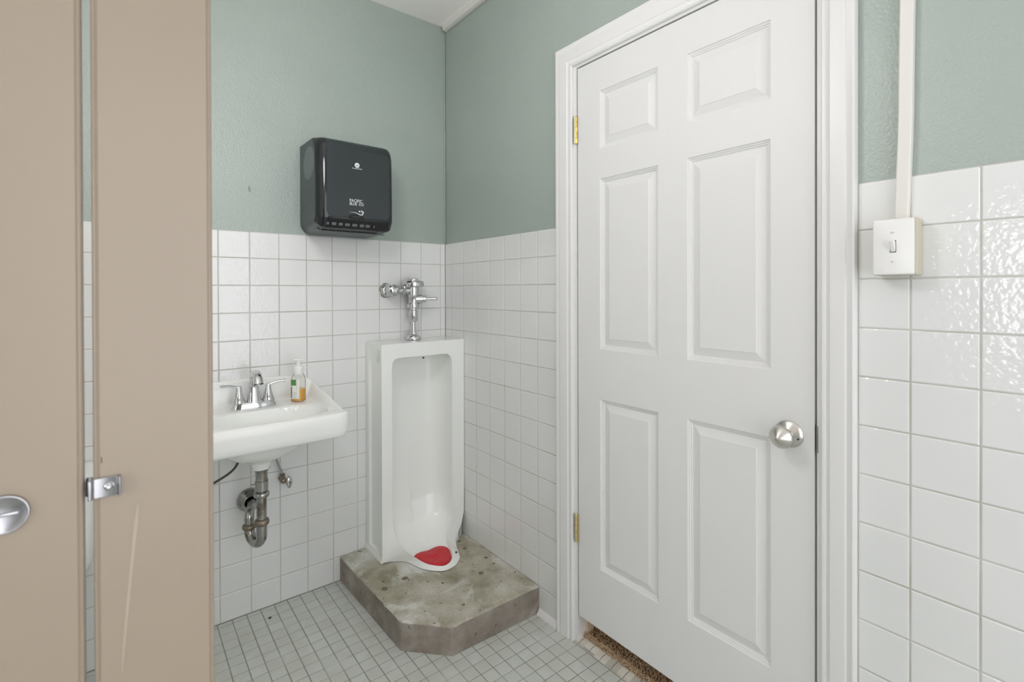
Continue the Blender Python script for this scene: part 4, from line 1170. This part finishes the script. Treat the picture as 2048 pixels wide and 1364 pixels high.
def egg(w, y0, y1, z, n=40):
    out = []
    for k in range(n):
        a = 2 * PI * k / n
        out.append((tcx + w * math.cos(a) * (1 - 0.12 * (math.sin(a) < 0) * abs(math.sin(a))), (y0 + y1) / 2 + (y1 - y0) / 2 * math.sin(a), z))
    return out
loft(bm, [egg(0.11, -0.58, -0.12, 0.0), egg(0.10, -0.56, -0.12, 0.06), egg(0.10, -0.56, -0.10, 0.18), egg(0.15, -0.66, -0.06, 0.30), egg(0.178, -0.71, -0.04, 0.365), egg(0.18, -0.715, -0.04, 0.378), egg(0.13, -0.66, -0.22, 0.376), egg(0.11, -0.60, -0.26, 0.27), egg(0.04, -0.50, -0.36, 0.20)], True, True, True)
obj('bowl', bm, M['ceramic'], to, ang=60)
bm = BM()
loft(bm, [egg(0.185, -0.72, -0.235, 0.380), egg(0.188, -0.723, -0.233, 0.388), egg(0.182, -0.717, -0.235, 0.396), egg(0.125, -0.655, -0.29, 0.396), egg(0.12, -0.65, -0.295, 0.380)], True, loop_rings=True)
obj('seat', bm, M['white_plastic'], to, ang=50)
bm = BM(); lathe(bm, [(0.012, 0), (0.012, 0.008), (0.006, 0.012)], (tcx - 0.16, -0.2005, 0.635), (0, -1, 0), 20)
rbox(bm, (tcx - 0.165, -0.222, 0.628), (tcx - 0.09, -0.210, 0.642), 0.003)
obj('flush_lever', bm, M['chrome'], to, ang=40)

# ------------------------------------------------------------------ the lamp, the side window and the added fill panel that light the room
GX, GY, GZ = -1.10, -1.20, 2.09
cl = thing('ceiling_light', 'white globe lamp hanging from the ceiling in the middle of the room', 'ceiling light', (GX, GY, ZC))
bm = BM(); lathe(bm, [(0.065, 0), (0.065, -0.012), (0.030, -0.028), (0.009, -0.032), (0.009, GZ + 0.14 - ZC), (0.055, GZ + 0.138 - ZC), (0.060, GZ + 0.120 - ZC)], (GX, GY, ZC - 0.0005), n=32)
obj('stem', bm, M['white_plastic'], cl)
bm = BM(); bmesh.ops.create_uvsphere(bm, u_segments=40, v_segments=24, radius=0.14, matrix=Matrix.Translation((GX, GY, GZ)))
obj('globe', bm, M['lamp'], cl)
bm = BM()
for a, b in (((WY0, WZ0), (WY1, WZ0 + 0.05)), ((WY0, WZ1 - 0.05), (WY1, WZ1)), ((WY0, WZ0 + 0.05), (WY0 + 0.05, WZ1 - 0.05)), ((WY1 - 0.05, WZ0 + 0.05), (WY1, WZ1 - 0.05)), (((WY0 + WY1) / 2 - 0.02, WZ0 + 0.05), ((WY0 + WY1) / 2 + 0.02, WZ1 - 0.05))):
    box(bm, (XL - 0.08, a[0], a[1]), (XL - 0.02, b[0], b[1]))
wn_ = struct(obj('window_1', bm, M['trim'], smooth=False, bevel=0.003), 'frosted window in the left wall', 'window')
bm = BM(); box(bm, (XL - 0.056, WY0 + 0.04, WZ0 + 0.04), (XL - 0.050, WY1 - 0.04, WZ1 - 0.04))
obj('pane', bm, M['pane'], wn_, smooth=False)
bm = BM()
vm = (VX0 + VX1) / 2
for a, b in (((VX0, VZ0), (VX1, VZ0 + 0.05)), ((VX0, VZ1 - 0.05), (VX1, VZ1)), ((VX0, VZ0 + 0.05), (VX0 + 0.05, VZ1 - 0.05)), ((VX1 - 0.05, VZ0 + 0.05), (VX1, VZ1 - 0.05)), ((vm - 0.02, VZ0 + 0.05), (vm + 0.02, VZ1 - 0.05))):
    box(bm, (a[0], YF - 0.08, a[1]), (b[0], YF - 0.02, b[1]))
fill_frame = struct(obj('added_fill_window', bm, M['trim'], smooth=False, bevel=0.003), 'wide glowing fill panel added unseen behind the photographer', 'window')  # unseen light source, added to brighten the low parts of the room
bm = BM(); box(bm, (VX0 + 0.04, YF - 0.056, VZ0 + 0.04), (VX1 - 0.04, YF - 0.050, VZ1 - 0.04))
obj('pane', bm, M['fill_pane'], fill_frame, smooth=False)  # glowing pane of the added fill panel
